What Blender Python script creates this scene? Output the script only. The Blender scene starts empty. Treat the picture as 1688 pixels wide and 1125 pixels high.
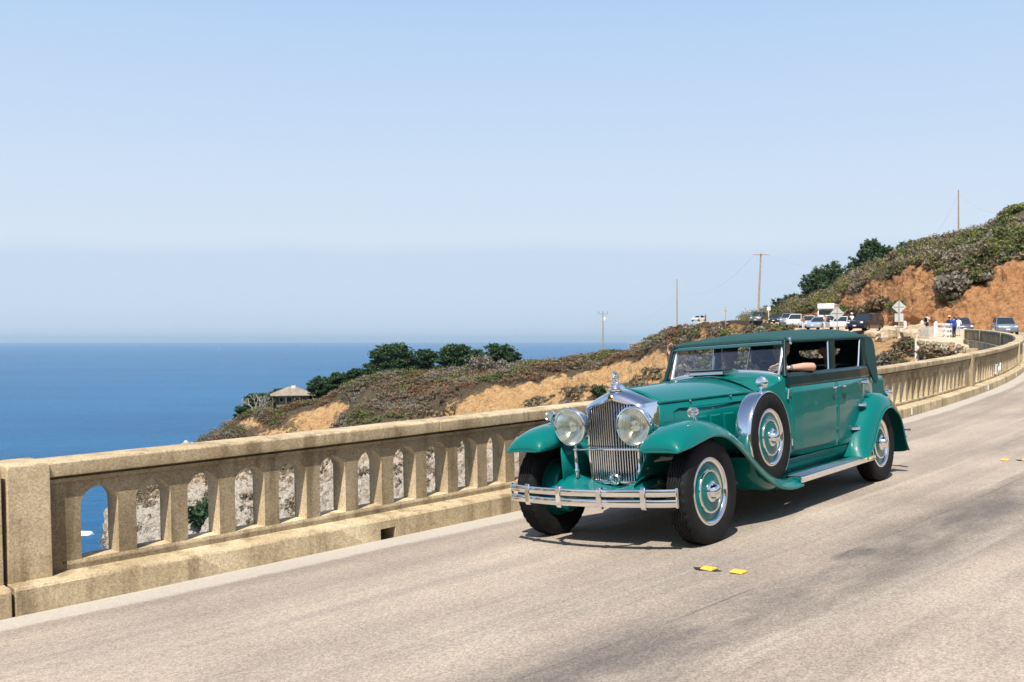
import bpy, bmesh, math, random
import numpy as np
from mathutils import Vector, Matrix, noise as mnoise

SC = bpy.context.scene
COL = SC.collection
random.seed(7)
RNG = np.random.default_rng(7)

# ------------------------------------------------------------------ camera
# eye level is z = 0; photograph 1688 x 1125, 35 mm lens, level camera
F, CX, CY = 1641.0, 844.0, 563.0
cam_data = bpy.data.cameras.new('camera')
cam_data.sensor_width = 36.0
cam_data.lens = 36.0 * F / 1688.0
cam_data.clip_start = 0.05
cam_data.clip_end = 200000.0
cam_data.dof.use_dof = True
cam_data.dof.focus_distance = 9.3
cam_data.dof.aperture_fstop = 6.3
cam = bpy.data.objects.new('camera', cam_data)
cam.location = (0, 0, 0)
cam.rotation_euler = (math.radians(90), 0, 0)
COL.objects.link(cam)
SC.camera = cam

# ------------------------------------------------------------------ sky and sun
SUN = Vector((-0.145, -0.505, 0.851)).normalized()
world = bpy.data.worlds.new('World')
SC.world = world
world.use_nodes = True
wn, wl = world.node_tree.nodes, world.node_tree.links
wn.clear()
w_out = wn.new('ShaderNodeOutputWorld')
w_bg = wn.new('ShaderNodeBackground')
w_sky = wn.new('ShaderNodeTexSky')
w_sky.sky_type = 'NISHITA'
w_sky.sun_disc = False
w_sky.sun_elevation = math.asin(SUN.z)
w_sky.sun_rotation = math.atan2(SUN.x, SUN.y)
w_sky.altitude = 80
w_sky.air_density = 1.0
w_sky.dust_density = 1.2
w_sky.ozone_density = 2.0
w_bg.inputs['Strength'].default_value = 0.095
# marine haze: a pale veil round the horizon, cut back overhead to lower sky fill
w_tc = wn.new('ShaderNodeTexCoord')
w_sep = wn.new('ShaderNodeSeparateXYZ')
wl.new(w_tc.outputs['Generated'], w_sep.inputs[0])
w_ns = wn.new('ShaderNodeTexNoise')
w_ns.inputs['Scale'].default_value = 1.6
w_ns.inputs['Detail'].default_value = 3.0
wl.new(w_tc.outputs['Generated'], w_ns.inputs['Vector'])
w_ramp = wn.new('ShaderNodeValToRGB')
w_ramp.color_ramp.interpolation = 'B_SPLINE'
els = w_ramp.color_ramp.elements
els[0].position, els[0].color = 0.0, (0.92, 0.92, 0.92, 1)
els[1].position, els[1].color = 0.9, (0.05, 0.05, 0.05, 1)
e_ = els.new(0.14); e_.color = (0.92, 0.92, 0.92, 1)
e_ = els.new(0.36); e_.color = (0.85, 0.85, 0.85, 1)
e_ = els.new(0.50); e_.color = (0.35, 0.35, 0.35, 1)
e_ = els.new(0.68); e_.color = (0.05, 0.05, 0.05, 1)
wl.new(w_sep.outputs['Z'], w_ramp.inputs[0])
w_mix = wn.new('ShaderNodeMix'); w_mix.data_type = 'RGBA'
wl.new(w_ramp.outputs[0], w_mix.inputs['Factor'])
wl.new(w_sky.outputs[0], w_mix.inputs['A'])
w_veil = wn.new('ShaderNodeMix'); w_veil.data_type = 'RGBA'
w_r3 = wn.new('ShaderNodeMapRange'); wl.new(w_sep.outputs['Z'], w_r3.inputs['Value']); w_r3.inputs['From Min'].default_value = 0.10; w_r3.inputs['From Max'].default_value = 0.33
wl.new(w_r3.outputs[0], w_veil.inputs['Factor'])
w_veil.inputs['A'].default_value = (5.25, 6.00, 6.95, 1)
w_veil.inputs['B'].default_value = (3.75, 5.20, 7.30, 1)
wl.new(w_veil.outputs['Result'], w_mix.inputs['B'])
# low fog bank lying on the sea horizon
w_el = wn.new('ShaderNodeMath'); w_el.operation = 'MULTIPLY_ADD'
wl.new(w_ns.outputs[0], w_el.inputs[0]); w_el.inputs[1].default_value = -0.085
wl.new(w_sep.outputs['Z'], w_el.inputs[2])
w_r2 = wn.new('ShaderNodeMapRange'); w_r2.interpolation_type = 'SMOOTHSTEP'
wl.new(w_el.outputs[0], w_r2.inputs['Value'])
w_r2.inputs['From Min'].default_value = 0.036; w_r2.inputs['From Max'].default_value = 0.058
w_r2.inputs['To Min'].default_value = 0.42; w_r2.inputs['To Max'].default_value = 0.0
w_mix2 = wn.new('ShaderNodeMix'); w_mix2.data_type = 'RGBA'
wl.new(w_r2.outputs[0], w_mix2.inputs['Factor'])
wl.new(w_mix.outputs['Result'], w_mix2.inputs['A'])
w_mix2.inputs['B'].default_value = (3.55, 4.75, 6.25, 1)
wl.new(w_mix2.outputs['Result'], w_bg.inputs['Color'])
wl.new(w_bg.outputs[0], w_out.inputs[0])

sun_data = bpy.data.lights.new('sun', 'SUN')
sun_data.energy = 5.0
sun_data.angle = math.radians(0.53)
sun_data.color = (1.0, 0.94, 0.85)
sun = bpy.data.objects.new('sun', sun_data)
sun.rotation_euler = SUN.to_track_quat('Z', 'Y').to_euler()
sun.location = SUN * 60
COL.objects.link(sun)

SC.view_settings.view_transform = 'Standard'
SC.view_settings.look = 'None'
SC.view_settings.exposure = 0.5
SC.view_settings.gamma = 1.0
SC.view_settings.use_curve_mapping = False

# ------------------------------------------------------------------ helpers
def W(u, v, d):
    return Vector(((u - CX) / F * d, d, (CY - v) / F * d))

def tag(o, label=None, cat=None, group=None, kind=None):
    if label: o['label'] = label
    if cat: o['category'] = cat
    if group: o['group'] = group
    if kind: o['kind'] = kind
    return o

def empty(name, loc=(0, 0, 0), rot=None, label=None, cat=None, group=None):
    o = bpy.data.objects.new(name, None)
    o.empty_display_size = 0.2
    COL.objects.link(o)
    if rot is not None:
        m = rot.to_4x4() if len(rot) == 3 else rot
        o.matrix_world = Matrix.Translation(Vector(loc)) @ m
    else:
        o.location = loc
    tag(o, label, cat, group)
    return o

def copy_tree(o, parent=None):
    c = o.copy(); COL.objects.link(c)
    if parent is not None: c.parent = parent
    for ch in [x for x in bpy.data.objects if x.parent == o]:
        copy_tree(ch, c)
    return c

def rotz(a): return Matrix.Rotation(a, 3, 'Z')

class MB:
    """collects geometry for one mesh object"""
    def __init__(self):
        self.v, self.f, self.m = [], [], []
        self.cur = 0
    def add(self, vs, fs):
        b = len(self.v)
        self.v.extend([tuple(p) for p in vs])
        self.f.extend([tuple(b + i for i in q) for q in fs])
        self.m.extend([self.cur] * len(fs))
        return self
    def box(self, c, s, R=None):
        c = Vector(c); hx, hy, hz = s[0] / 2, s[1] / 2, s[2] / 2
        pts = []
        for dx, dy, dz in ((-1,-1,-1),(1,-1,-1),(1,1,-1),(-1,1,-1),(-1,-1,1),(1,-1,1),(1,1,1),(-1,1,1)):
            p = Vector((dx*hx, dy*hy, dz*hz))
            pts.append(c + (R @ p if R is not None else p))
        return self.add(pts, [(0,3,2,1),(4,5,6,7),(0,1,5,4),(1,2,6,5),(2,3,7,6),(3,0,4,7)])
    def tube(self, path, r, n=8, caps=True, closed=False, flat=None):
        P = [Vector(p) for p in path]; k = len(P)
        rs = r if isinstance(r, (list, tuple)) else [r] * k
        T = []
        for i in range(k):
            if closed: t = P[(i+1) % k] - P[i-1]
            else: t = P[min(i+1, k-1)] - P[max(i-1, 0)]
            T.append(t.normalized())
        ref = Vector((0,0,1)) if abs(T[0].z) < .9 else Vector((1,0,0))
        a = T[0].cross(ref).normalized()
        rings = []
        for i in range(k):
            a = (a - T[i] * a.dot(T[i])).normalized()
            b = T[i].cross(a)
            fl = flat or 1.0
            rings.append([P[i] + (a * math.cos(2*math.pi*j/n) + b * fl * math.sin(2*math.pi*j/n)) * rs[i] for j in range(n)])
        return self.loft(rings, True, caps and not closed, caps and not closed, closed)
    def loft(self, rings, closed=True, cap0=False, cap1=False, wrap=False):
        n = len(rings[0]); k = len(rings)
        vs = [p for r in rings for p in r]; fs = []
        for i in range(k if wrap else k - 1):
            i2 = (i + 1) % k
            for j in range(n if closed else n - 1):
                j2 = (j + 1) % n
                fs.append((i*n+j, i*n+j2, i2*n+j2, i2*n+j))
        if cap0: fs.append(tuple(range(n-1, -1, -1)))
        if cap1: fs.append(tuple((k-1)*n + j for j in range(n)))
        return self.add(vs, fs)
    def lathe(self, prof, n=32, o=(0,0,0), axis=(0,0,1), caps=False):
        """prof: list of (radius, height along axis)"""
        o = Vector(o); z = Vector(axis).normalized()
        x = z.cross(Vector((0,0,1)) if abs(z.z) < .9 else Vector((1,0,0))).normalized(); y = z.cross(x)
        rings = []
        for r, h in prof:
            rings.append([o + z*h + (x*math.cos(2*math.pi*j/n) + y*math.sin(2*math.pi*j/n)) * max(r, 1e-5) for j in range(n)])
        return self.loft(rings, True, caps, caps)
    def ball(self, c, s, n=16, m=10, R=None):
        c = Vector(c); rings = []
        for i in range(m + 1):
            t = math.pi * i / m
            ring = []
            for j in range(n):
                a = 2*math.pi*j/n
                p = Vector((math.sin(t)*math.cos(a)*s[0], math.sin(t)*math.sin(a)*s[1], -math.cos(t)*s[2]))
                ring.append(c + (R @ p if R is not None else p))
            rings.append(ring)
        return self.loft(rings)
    def prism(self, poly, y0, y1, ax='y'):
        """poly in the plane normal to ax, extruded"""
        def P(a, b, h): return (a, h, b) if ax == 'y' else ((h, a, b) if ax == 'x' else (a, b, h))
        r0 = [P(a, b, y0) for a, b in poly]; r1 = [P(a, b, y1) for a, b in poly]
        return self.loft([r0, r1], True, True, True)
    def mirror_y(self):
        b = len(self.v)
        self.v.extend([(x, -y, z) for x, y, z in self.v[:b]])
        nf = [tuple(b + i for i in reversed(q)) for q in self.f]
        self.f.extend(nf); self.m.extend(list(self.m))
        return self
    def mesh(self, name, mats, angle=35):
        me = bpy.data.meshes.new(name)
        me.from_pydata(self.v, [], self.f)
        if not isinstance(mats, (list, tuple)): mats = [mats]
        for m in mats: me.materials.append(m)
        if len(mats) > 1: me.polygons.foreach_set('material_index', self.m)
        bm = bmesh.new(); bm.from_mesh(me)
        bmesh.ops.remove_doubles(bm, verts=bm.verts, dist=1e-5)
        bmesh.ops.recalc_face_normals(bm, faces=bm.faces)
        bm.to_mesh(me); bm.free()
        me.shade_smooth()
        if angle: me.set_sharp_from_angle(angle=math.radians(angle))
        return me
    def build(self, name, mats, parent=None, angle=35, bevel=0, solid=0, sub=0, segs=2):
        me = self.mesh(name, mats, angle)
        return put(name, me, parent, bevel, solid, sub, segs)

def put(name, me, parent=None, bevel=0, solid=0, sub=0, segs=2):
    o = bpy.data.objects.new(name, me); COL.objects.link(o)
    if parent is not None: o.parent = parent
    if solid:
        s = o.modifiers.new('solidify', 'SOLIDIFY'); s.thickness = abs(solid); s.offset = -1 if solid > 0 else 1
    if bevel:
        b = o.modifiers.new('bevel', 'BEVEL'); b.width = bevel; b.segments = segs; b.limit_method = 'ANGLE'; b.angle_limit = math.radians(40)
        b.harden_normals = False
    if sub:
        s = o.modifiers.new('subsurf', 'SUBSURF'); s.levels = sub; s.render_levels = sub
    return o

def npmesh(name, V, Q, mats, attrs=None, smooth=False):
    """quads from numpy arrays; attrs: {name: per-vertex float}"""
    me = bpy.data.meshes.new(name)
    V = np.asarray(V, dtype=np.float32); Q = np.asarray(Q, dtype=np.int32)
    k = Q.shape[1]
    me.vertices.add(len(V)); me.vertices.foreach_set('co', V.ravel())
    me.loops.add(Q.size); me.loops.foreach_set('vertex_index', Q.ravel())
    me.polygons.add(len(Q))
    me.polygons.foreach_set('loop_start', np.arange(0, Q.size, k, dtype=np.int32))
    me.polygons.foreach_set('loop_total', np.full(len(Q), k, dtype=np.int32))
    for m in (mats if isinstance(mats, (list, tuple)) else [mats]): me.materials.append(m)
    for nm, a in (attrs or {}).items():
        at = me.attributes.new(nm, 'FLOAT', 'POINT')
        at.data.foreach_set('value', np.asarray(a, dtype=np.float32))
    me.update(calc_edges=True); me.validate()
    if smooth: me.shade_smooth()
    return me

# ------------------------------------------------------------------ materials
def srgb(r, g, b):
    f = lambda c: (c/255/12.92) if c/255 <= .04045 else ((c/255 + .055)/1.055)**2.4
    return (f(r), f(g), f(b))

def nodes_of(name):
    m = bpy.data.materials.new(name); m.use_nodes = True
    nt = m.node_tree; return m, nt.nodes, nt.links, nt.nodes['Principled BSDF']

def mat(name, col, rough=.5, metal=0., spec=.5, coat=0., var=0., scale=6., bump=0., bscale=40., sss=0., alpha=None, emit=None):
    """plain procedural material: base colour with noise variation and fine relief"""
    m, N, L, b = nodes_of(name)
    b.inputs['Base Color'].default_value = (*col, 1)
    b.inputs['Roughness'].default_value = rough
    b.inputs['Metallic'].default_value = metal
    b.inputs['Specular IOR Level'].default_value = spec
    if coat:
        b.inputs['Coat Weight'].default_value = coat; b.inputs['Coat Roughness'].default_value = .02; b.inputs['Coat IOR'].default_value = 1.33
    if var or bump:
        tc = N.new('ShaderNodeTexCoord')
    if var:
        n = N.new('ShaderNodeTexNoise'); n.inputs['Scale'].default_value = scale; n.inputs['Detail'].default_value = 6
        L.new(tc.outputs['Object'], n.inputs['Vector'])
        r = N.new('ShaderNodeMapRange'); r.inputs['From Min'].default_value = .3; r.inputs['From Max'].default_value = .7
        r.inputs['To Min'].default_value = 1 - var; r.inputs['To Max'].default_value = 1 + var
        L.new(n.outputs[0], r.inputs['Value'])
        mx = N.new('ShaderNodeVectorMath'); mx.operation = 'SCALE'; mx.inputs[0].default_value = col
        L.new(r.outputs[0], mx.inputs['Scale']); L.new(mx.outputs[0], b.inputs['Base Color'])
    if bump:
        n2 = N.new('ShaderNodeTexNoise'); n2.inputs['Scale'].default_value = bscale; n2.inputs['Detail'].default_value = 5
        L.new(tc.outputs['Object'], n2.inputs['Vector'])
        bp = N.new('ShaderNodeBump'); bp.inputs['Strength'].default_value = bump; bp.inputs['Distance'].default_value = .02
        L.new(n2.outputs[0], bp.inputs['Height']); L.new(bp.outputs[0], b.inputs['Normal'])
    if emit:
        b.inputs['Emission Color'].default_value = (*emit, 1); b.inputs['Emission Strength'].default_value = 1
    return m

def ramp(N, L, src, stops, interp='LINEAR'):
    r = N.new('ShaderNodeValToRGB'); r.color_ramp.interpolation = interp
    e = r.color_ramp.elements
    e[0].position, e[0].color = stops[0][0], (*stops[0][1], 1)
    e[1].position, e[1].color = stops[-1][0], (*stops[-1][1], 1)
    for p, c in stops[1:-1]:
        x = e.new(p); x.color = (*c, 1)
    L.new(src, r.inputs[0]); return r

def mixc(N, L, fac, a, b, mode='MIX'):
    m = N.new('ShaderNodeMix'); m.data_type = 'RGBA'; m.blend_type = mode
    for s, k in ((fac, 'Factor'), (a, 'A'), (b, 'B')):
        if hasattr(s, 'is_linked'): L.new(s, m.inputs[k])
        elif isinstance(s, (int, float)): m.inputs[k].default_value = s
        else: m.inputs[k].default_value = (*s, 1)
    return m.outputs['Result']

def tnoise(N, L, vec, scale, detail=6, rough=.55, dist=0.):
    n = N.new('ShaderNodeTexNoise'); n.inputs['Scale'].default_value = scale; n.inputs['Detail'].default_value = detail
    n.inputs['Roughness'].default_value = rough; n.inputs['Distortion'].default_value = dist
    if vec is not None: L.new(vec, n.inputs['Vector'])
    return n.outputs[0]

def mrange(N, L, src, a, b, c=0., d=1., smooth=True):
    r = N.new('ShaderNodeMapRange')
    if smooth: r.interpolation_type = 'SMOOTHSTEP'
    L.new(src, r.inputs['Value'])
    for k, v in (('From Min', a), ('From Max', b), ('To Min', c), ('To Max', d)): r.inputs[k].default_value = v
    return r.outputs[0]

def vmap(N, L, vec, sc):
    m = N.new('ShaderNodeMapping'); m.inputs['Scale'].default_value = sc; L.new(vec, m.inputs['Vector']); return m.outputs[0]

def bumpn(N, L, h, strength, dist, b, prev=None):
    bp = N.new('ShaderNodeBump'); bp.inputs['Strength'].default_value = strength; bp.inputs['Distance'].default_value = dist
    L.new(h, bp.inputs['Height'])
    if prev is not None: L.new(prev, bp.inputs['Normal'])
    if b is not None: L.new(bp.outputs[0], b.inputs['Normal'])
    return bp.outputs[0]

def fmath(N, L, op, a, b=None):
    m = N.new('ShaderNodeMath'); m.operation = op
    for i, s in enumerate((a, b)):
        if s is None: continue
        if isinstance(s, (int, float)): m.inputs[i].default_value = s
        else: L.new(s, m.inputs[i])
    return m.outputs[0]

def concrete_mat(name, tone=1.0):
    m, N, L, b = nodes_of(name)
    tc = N.new('ShaderNodeNewGeometry'); p = tc.outputs['Position']
    a = tnoise(N, L, p, 1.1, 8, .6)
    base = ramp(N, L, a, [(.30, tuple(c*tone for c in srgb(150, 132, 104))), (.5, tuple(c*tone for c in srgb(181, 163, 132))), (.72, tuple(c*tone for c in srgb(204, 188, 158)))]).outputs[0]
    # vertical drip stains
    st = tnoise(N, L, vmap(N, L, p, (5.5, 5.5, .7)), 1.0, 5, .6)
    c2 = mixc(N, L, mrange(N, L, st, .46, .70, 0, .70), base, tuple(c*tone for c in srgb(114, 96, 70)))
    # dark lichen patches
    d = tnoise(N, L, p, 5.0, 9, .7)
    c3 = mixc(N, L, mrange(N, L, d, .56, .70, 0, .5), c2, srgb(110, 102, 84))
    # aggregate speckle
    v = N.new('ShaderNodeTexVoronoi'); v.inputs['Scale'].default_value = 90; L.new(p, v.inputs['Vector'])
    sp = mrange(N, L, v.outputs['Color'], .1, .9, .72, 1.20, False)
    c4 = mixc(N, L, 1.0, c3, sp, 'MULTIPLY')
    f = tnoise(N, L, p, 38, 5, .7)
    pit = mrange(N, L, f, .61, .69, 0, .55)
    c5 = mixc(N, L, pit, c4, srgb(82, 70, 52))
    L.new(c5, b.inputs['Base Color'])
    b.inputs['Roughness'].default_value = .92; b.inputs['Specular IOR Level'].default_value = .25
    b1 = bumpn(N, L, f, .3, .005, None)
    bumpn(N, L, v.outputs['Distance'], .2, .003, b, b1)
    return m

def foliage_mat(name, stops, trans=.25):
    """colour from the per-face attribute 'tint', thin leaves that let some light through"""
    m, N, L, b = nodes_of(name)
    at = N.new('ShaderNodeAttribute'); at.attribute_name = 'tint'
    r = ramp(N, L, at.outputs['Fac'], stops)
    L.new(r.outputs[0], b.inputs['Base Color'])
    b.inputs['Roughness'].default_value = .75; b.inputs['Specular IOR Level'].default_value = .2
    t = N.new('ShaderNodeBsdfTranslucent'); L.new(r.outputs[0], t.inputs[0])
    mx = N.new('ShaderNodeMixShader'); mx.inputs[0].default_value = trans
    L.new(b.outputs[0], mx.inputs[1]); L.new(t.outputs[0], mx.inputs[2])
    L.new(mx.outputs[0], N['Material Output'].inputs[0])
    return m

M = {}
M['paint'] = mat('green_paint', (.0002, .124, .114), .35, 0, .10, 1.0)
M['darkpaint'] = mat('dark_green_paint', (.002, .022, .025), .3, 0, .3, .3)
M['fabric'] = mat('green_canvas', (.018, .066, .070), .85, 0, .25, 0, .08, 3, .25, 350)
M['chrome'] = mat('chrome', (.86, .86, .87), .05, 1.)
M['grillechrome'] = mat('grille_chrome', (.80, .84, .90), .12, 1.)
M['steel'] = mat('brushed_steel', (.62, .63, .65), .2, 1.)
M['rubber'] = mat('tyre_rubber', (.010, .010, .011), .75, 0, .22, 0, .25, 9, .15, 60)
M['black'] = mat('black_trim', (.008, .008, .009), .6)
M['interior'] = mat('dark_leather', (.012, .011, .011), .55, 0, .4)
M['under'] = mat('chassis_black', (.012, .014, .014), .7)
M['gold'] = mat('gilt_enamel', (.75, .52, .18), .25, 1.)
M['white'] = mat('white_paint', (.78, .78, .76), .5, 0, .4, 0, .06, 8)
M['skin'] = mat('skin', (.56, .32, .22), .55, 0, .4, 0, .08, 30)
M['hair'] = mat('hair', (.05, .035, .025), .7, 0, .3, 0, .3, 40)
M['greyhair'] = mat('grey_hair', (.45, .43, .40), .7, 0, .3, 0, .2, 40)
M['concrete'] = concrete_mat('weathered_concrete')
M['grimy'] = concrete_mat('grimy_weathered_concrete', .68)
M['pale_reveal'] = concrete_mat('pale_reveal_concrete', 1.22)
M['wood'] = mat('weathered_wood', (.34, .27, .20), .9, 0, .2, 0, .3, 5, .4, 25)
M['wire'] = mat('wire_metal', (.30, .31, .33), .6)
M['metalback'] = mat('sign_back_aluminium', (.60, .61, .60), .45, .35, .5, 0, .08, 5)
M['yellow'] = mat('yellow_plastic', (.74, .46, .06), .35, 0, .5, 0, .15, 30)
M['bitumen'] = mat('bitumen_pad', (.02, .02, .022), .7)
g_, N_, L_, B_ = nodes_of('window_glass')
B_.inputs['Base Color'].default_value = (.92, .97, .97, 1); B_.inputs['Roughness'].default_value = .01
B_.inputs['Transmission Weight'].default_value = 1.0; B_.inputs['IOR'].default_value = 1.45
M['glass'] = g_
# thin pane: straight-through glass with surface reflection
g_, N_, L_, B_ = nodes_of('thin_pane_glass')
tr_ = N_.new('ShaderNodeBsdfTransparent'); tr_.inputs[0].default_value = (.86, .92, .90, 1)
gl_ = N_.new('ShaderNodeBsdfGlossy'); gl_.inputs['Roughness'].default_value = .02
fr_ = N_.new('ShaderNodeFresnel'); fr_.inputs[0].default_value = 1.5
mf_ = N_.new('ShaderNodeMath'); mf_.operation = 'MULTIPLY_ADD'; mf_.inputs[1].default_value = 1.6; mf_.inputs[2].default_value = .02; mf_.use_clamp = True
L_.new(fr_.outputs[0], mf_.inputs[0])
mx_ = N_.new('ShaderNodeMixShader'); L_.new(mf_.outputs[0], mx_.inputs[0]); L_.new(tr_.outputs[0], mx_.inputs[1]); L_.new(gl_.outputs[0], mx_.inputs[2])
L_.new(mx_.outputs[0], N_['Material Output'].inputs[0])
M['pane'] = g_
M['darkglass'] = mat('tinted_car_glass', (.02, .03, .035), .05, 0, .8)
# ------------------------------------------------------------------ the road line: a banked curve climbing away
RDS = 0.25
RS = np.arange(-24, 150, RDS)
RTH = .77840977 - (.00754871*RS - 2.138e-5*RS**2/2 - 3.3e-7*RS**3/3)
_i0 = int(np.argmin(abs(RS)))
_dx, _dy = np.sin(RTH)*RDS, np.cos(RTH)*RDS
RX = np.concatenate([[0], np.cumsum((_dx[1:]+_dx[:-1])/2)]); RY = np.concatenate([[0], np.cumsum((_dy[1:]+_dy[:-1])/2)])
RX += -2.86379 - RX[_i0]; RY += 8.03 - RY[_i0]
RZ = -1.98648 + .02224456*RS + 3.118e-5*RS**2 - 3.1e-7*RS**3
BANK = .067
ROAD_W = 8.1

def road_pt(s, l=0., h=0., bank=True):
    """s along the road, l to the right of the ocean-side kerb, h up (square to the grade)"""
    th = float(np.interp(s, RS, RTH)); x = float(np.interp(s, RS, RX)); y = float(np.interp(s, RS, RY)); z = float(np.interp(s, RS, RZ))
    g = .0222 + 6.2e-5*s
    hx, hy = math.sin(th), math.cos(th); rx, ry = math.cos(th), -math.sin(th)
    return Vector((x + rx*l - hx*g*h, y + ry*l - hy*g*h, z + (BANK*l if bank else 0) + h))

def road_frame(s):
    th = float(np.interp(s, RS, RTH)); g = .0222 + 6.2e-5*s
    f = Vector((math.sin(th), math.cos(th), g)).normalized()
    r = Vector((math.cos(th), -math.sin(th), 0)); u = r.cross(f)
    return Matrix((f, -r, u)).transposed()      # columns: along, left, up

# ---------------- road surface
def road_mat():
    m, N, L, b = nodes_of('worn_road')
    uv = N.new('ShaderNodeUVMap'); uv.uv_map = 'road'
    P = uv.outputs[0]
    sep = N.new('ShaderNodeSeparateXYZ'); L.new(P, sep.inputs[0]); s_, l_ = sep.outputs[0], sep.outputs[1]
    big = tnoise(N, L, P, .45, 6, .6)
    c = ramp(N, L, big, [(.3, srgb(142, 130, 118)), (.5, srgb(159, 146, 132)), (.7, srgb(170, 157, 141))]).outputs[0]
    # long worn streaks along the lanes
    stv = vmap(N, L, P, (.10, 2.3, 1))
    st = tnoise(N, L, stv, 1.0, 7, .62, .6)
    c = mixc(N, L, mrange(N, L, st, .47, .66, 0, .42), c, srgb(116, 110, 104))
    st2 = tnoise(N, L, vmap(N, L, P, (.05, 5.0, 1)), 1.0, 5, .6, .4)
    c = mixc(N, L, mrange(N, L, st2, .56, .70, 0, .45), c, srgb(178, 170, 157))
    # tyre-darkened band beside the centre line
    def band(c0, w):
        d = fmath(N, L, 'ABSOLUTE', fmath(N, L, 'SUBTRACT', l_, c0))
        return mrange(N, L, d, 0, w, 1, 0)
    wob = fmath(N, L, 'MULTIPLY', tnoise(N, L, vmap(N, L, P, (.30, .9, 1)), 1.0, 6, .65), 1.5)
    def dark(c, c0, w, k, col):
        f = fmath(N, L, 'MULTIPLY', band(c0, w), mrange(N, L, wob, .45, .95, 0, k))
        return mixc(N, L, f, c, col)
    c = dark(c, 4.45, 1.0, 1.0, srgb(97, 90, 85))
    c = dark(c, 1.15, .6, .55, srgb(127, 118, 110))
    c = dark(c, 2.75, .6, .45, srgb(121, 113, 104))
    c = dark(c, 6.4, .7, .4, srgb(127, 119, 110))
    # oil blot
    def blot(c, s0, l0, ws, wl_, k):
        a = fmath(N, L, 'DIVIDE', fmath(N, L, 'SUBTRACT', s_, s0), ws); d = fmath(N, L, 'DIVIDE', fmath(N, L, 'SUBTRACT', l_, l0), wl_)
        r = fmath(N, L, 'ADD', fmath(N, L, 'MULTIPLY', a, a), fmath(N, L, 'MULTIPLY', d, d))
        r = fmath(N, L, 'ADD', r, fmath(N, L, 'MULTIPLY', fmath(N, L, 'SUBTRACT', tnoise(N, L, P, 5, 6, .7), .5), 2.6))
        return mixc(N, L, mrange(N, L, r, 0, 1.0, k, 0), c, srgb(72, 69, 69))
    c = blot(c, 3.45, 4.25, .36, .14, .62)
    c = blot(c, 2.2, 4.35, 1.0, .2, .35)
    c = blot(c, 7.9, 4.2, 1.2, .22, .35)
    c = blot(c, 12.0, 3.2, 1.6, .3, .35)
    # pale concrete gutter along the kerb
    gw = fmath(N, L, 'ADD', l_, fmath(N, L, 'MULTIPLY', tnoise(N, L, vmap(N, L, P, (.8, .8, 1)), 1.0, 5, .6), .22))
    c = mixc(N, L, mrange(N, L, gw, .42, .60, .65, 0), c, srgb(175, 170, 161))
    c = mixc(N, L, fmath(N, L, 'MULTIPLY', mrange(N, L, gw, .50, .56, 0, 1), mrange(N, L, gw, .60, .95, .5, 0)), c, srgb(123, 114, 106))
    # aggregate
    v = N.new('ShaderNodeTexVoronoi'); v.inputs['Scale'].default_value = 95; L.new(P, v.inputs['Vector'])
    sepc = N.new('ShaderNodeSeparateColor'); L.new(v.outputs['Color'], sepc.inputs[0])
    gut = mrange(N, L, gw, .40, .60, 0, 1)
    ag = mrange(N, L, sepc.outputs[0], 0, 1, .70, 1.27, False)
    ag = fmath(N, L, 'ADD', fmath(N, L, 'MULTIPLY', fmath(N, L, 'SUBTRACT', ag, 1.0), mrange(N, L, gut, 0, 1, .35, 1)), 1.0)
    c = mixc(N, L, 1.0, c, ag, 'MULTIPLY')
    f2 = tnoise(N, L, P, 22, 6, .7)
    c = mixc(N, L, 1.0, c, mrange(N, L, f2, .25, .75, .90, 1.10, False), 'MULTIPLY')
    # fine cracks and a paving joint along the centre
    jn = fmath(N, L, 'ADD', l_, fmath(N, L, 'MULTIPLY', tnoise(N, L, P, .9, 5, .6), .12))
    jd = fmath(N, L, 'ABSOLUTE', fmath(N, L, 'SUBTRACT', jn, 4.23))
    brk = mrange(N, L, tnoise(N, L, vmap(N, L, P, (.6, .2, 1)), 1.0, 4), .46, .58, 0, .5)
    c = mixc(N, L, fmath(N, L, 'MULTIPLY', mrange(N, L, jd, .004, .014, 1, 0), brk), c, srgb(67, 60, 55))
    # drifted sand in light flecks
    fl = N.new('ShaderNodeTexVoronoi'); fl.inputs['Scale'].default_value = 9; L.new(P, fl.inputs['Vector'])
    c = mixc(N, L, mrange(N, L, fl.outputs['Distance'], .025, .06, .55, 0), c, srgb(198, 190, 179))
    L.new(c, b.inputs['Base Color'])
    b.inputs['Roughness'].default_value = .88; b.inputs['Specular IOR Level'].default_value = .3
    b1 = bumpn(N, L, v.outputs['Distance'], .4, .005, None)
    bumpn(N, L, f2, .3, .008, b, b1)
    return m
M['road'] = road_mat()

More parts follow.
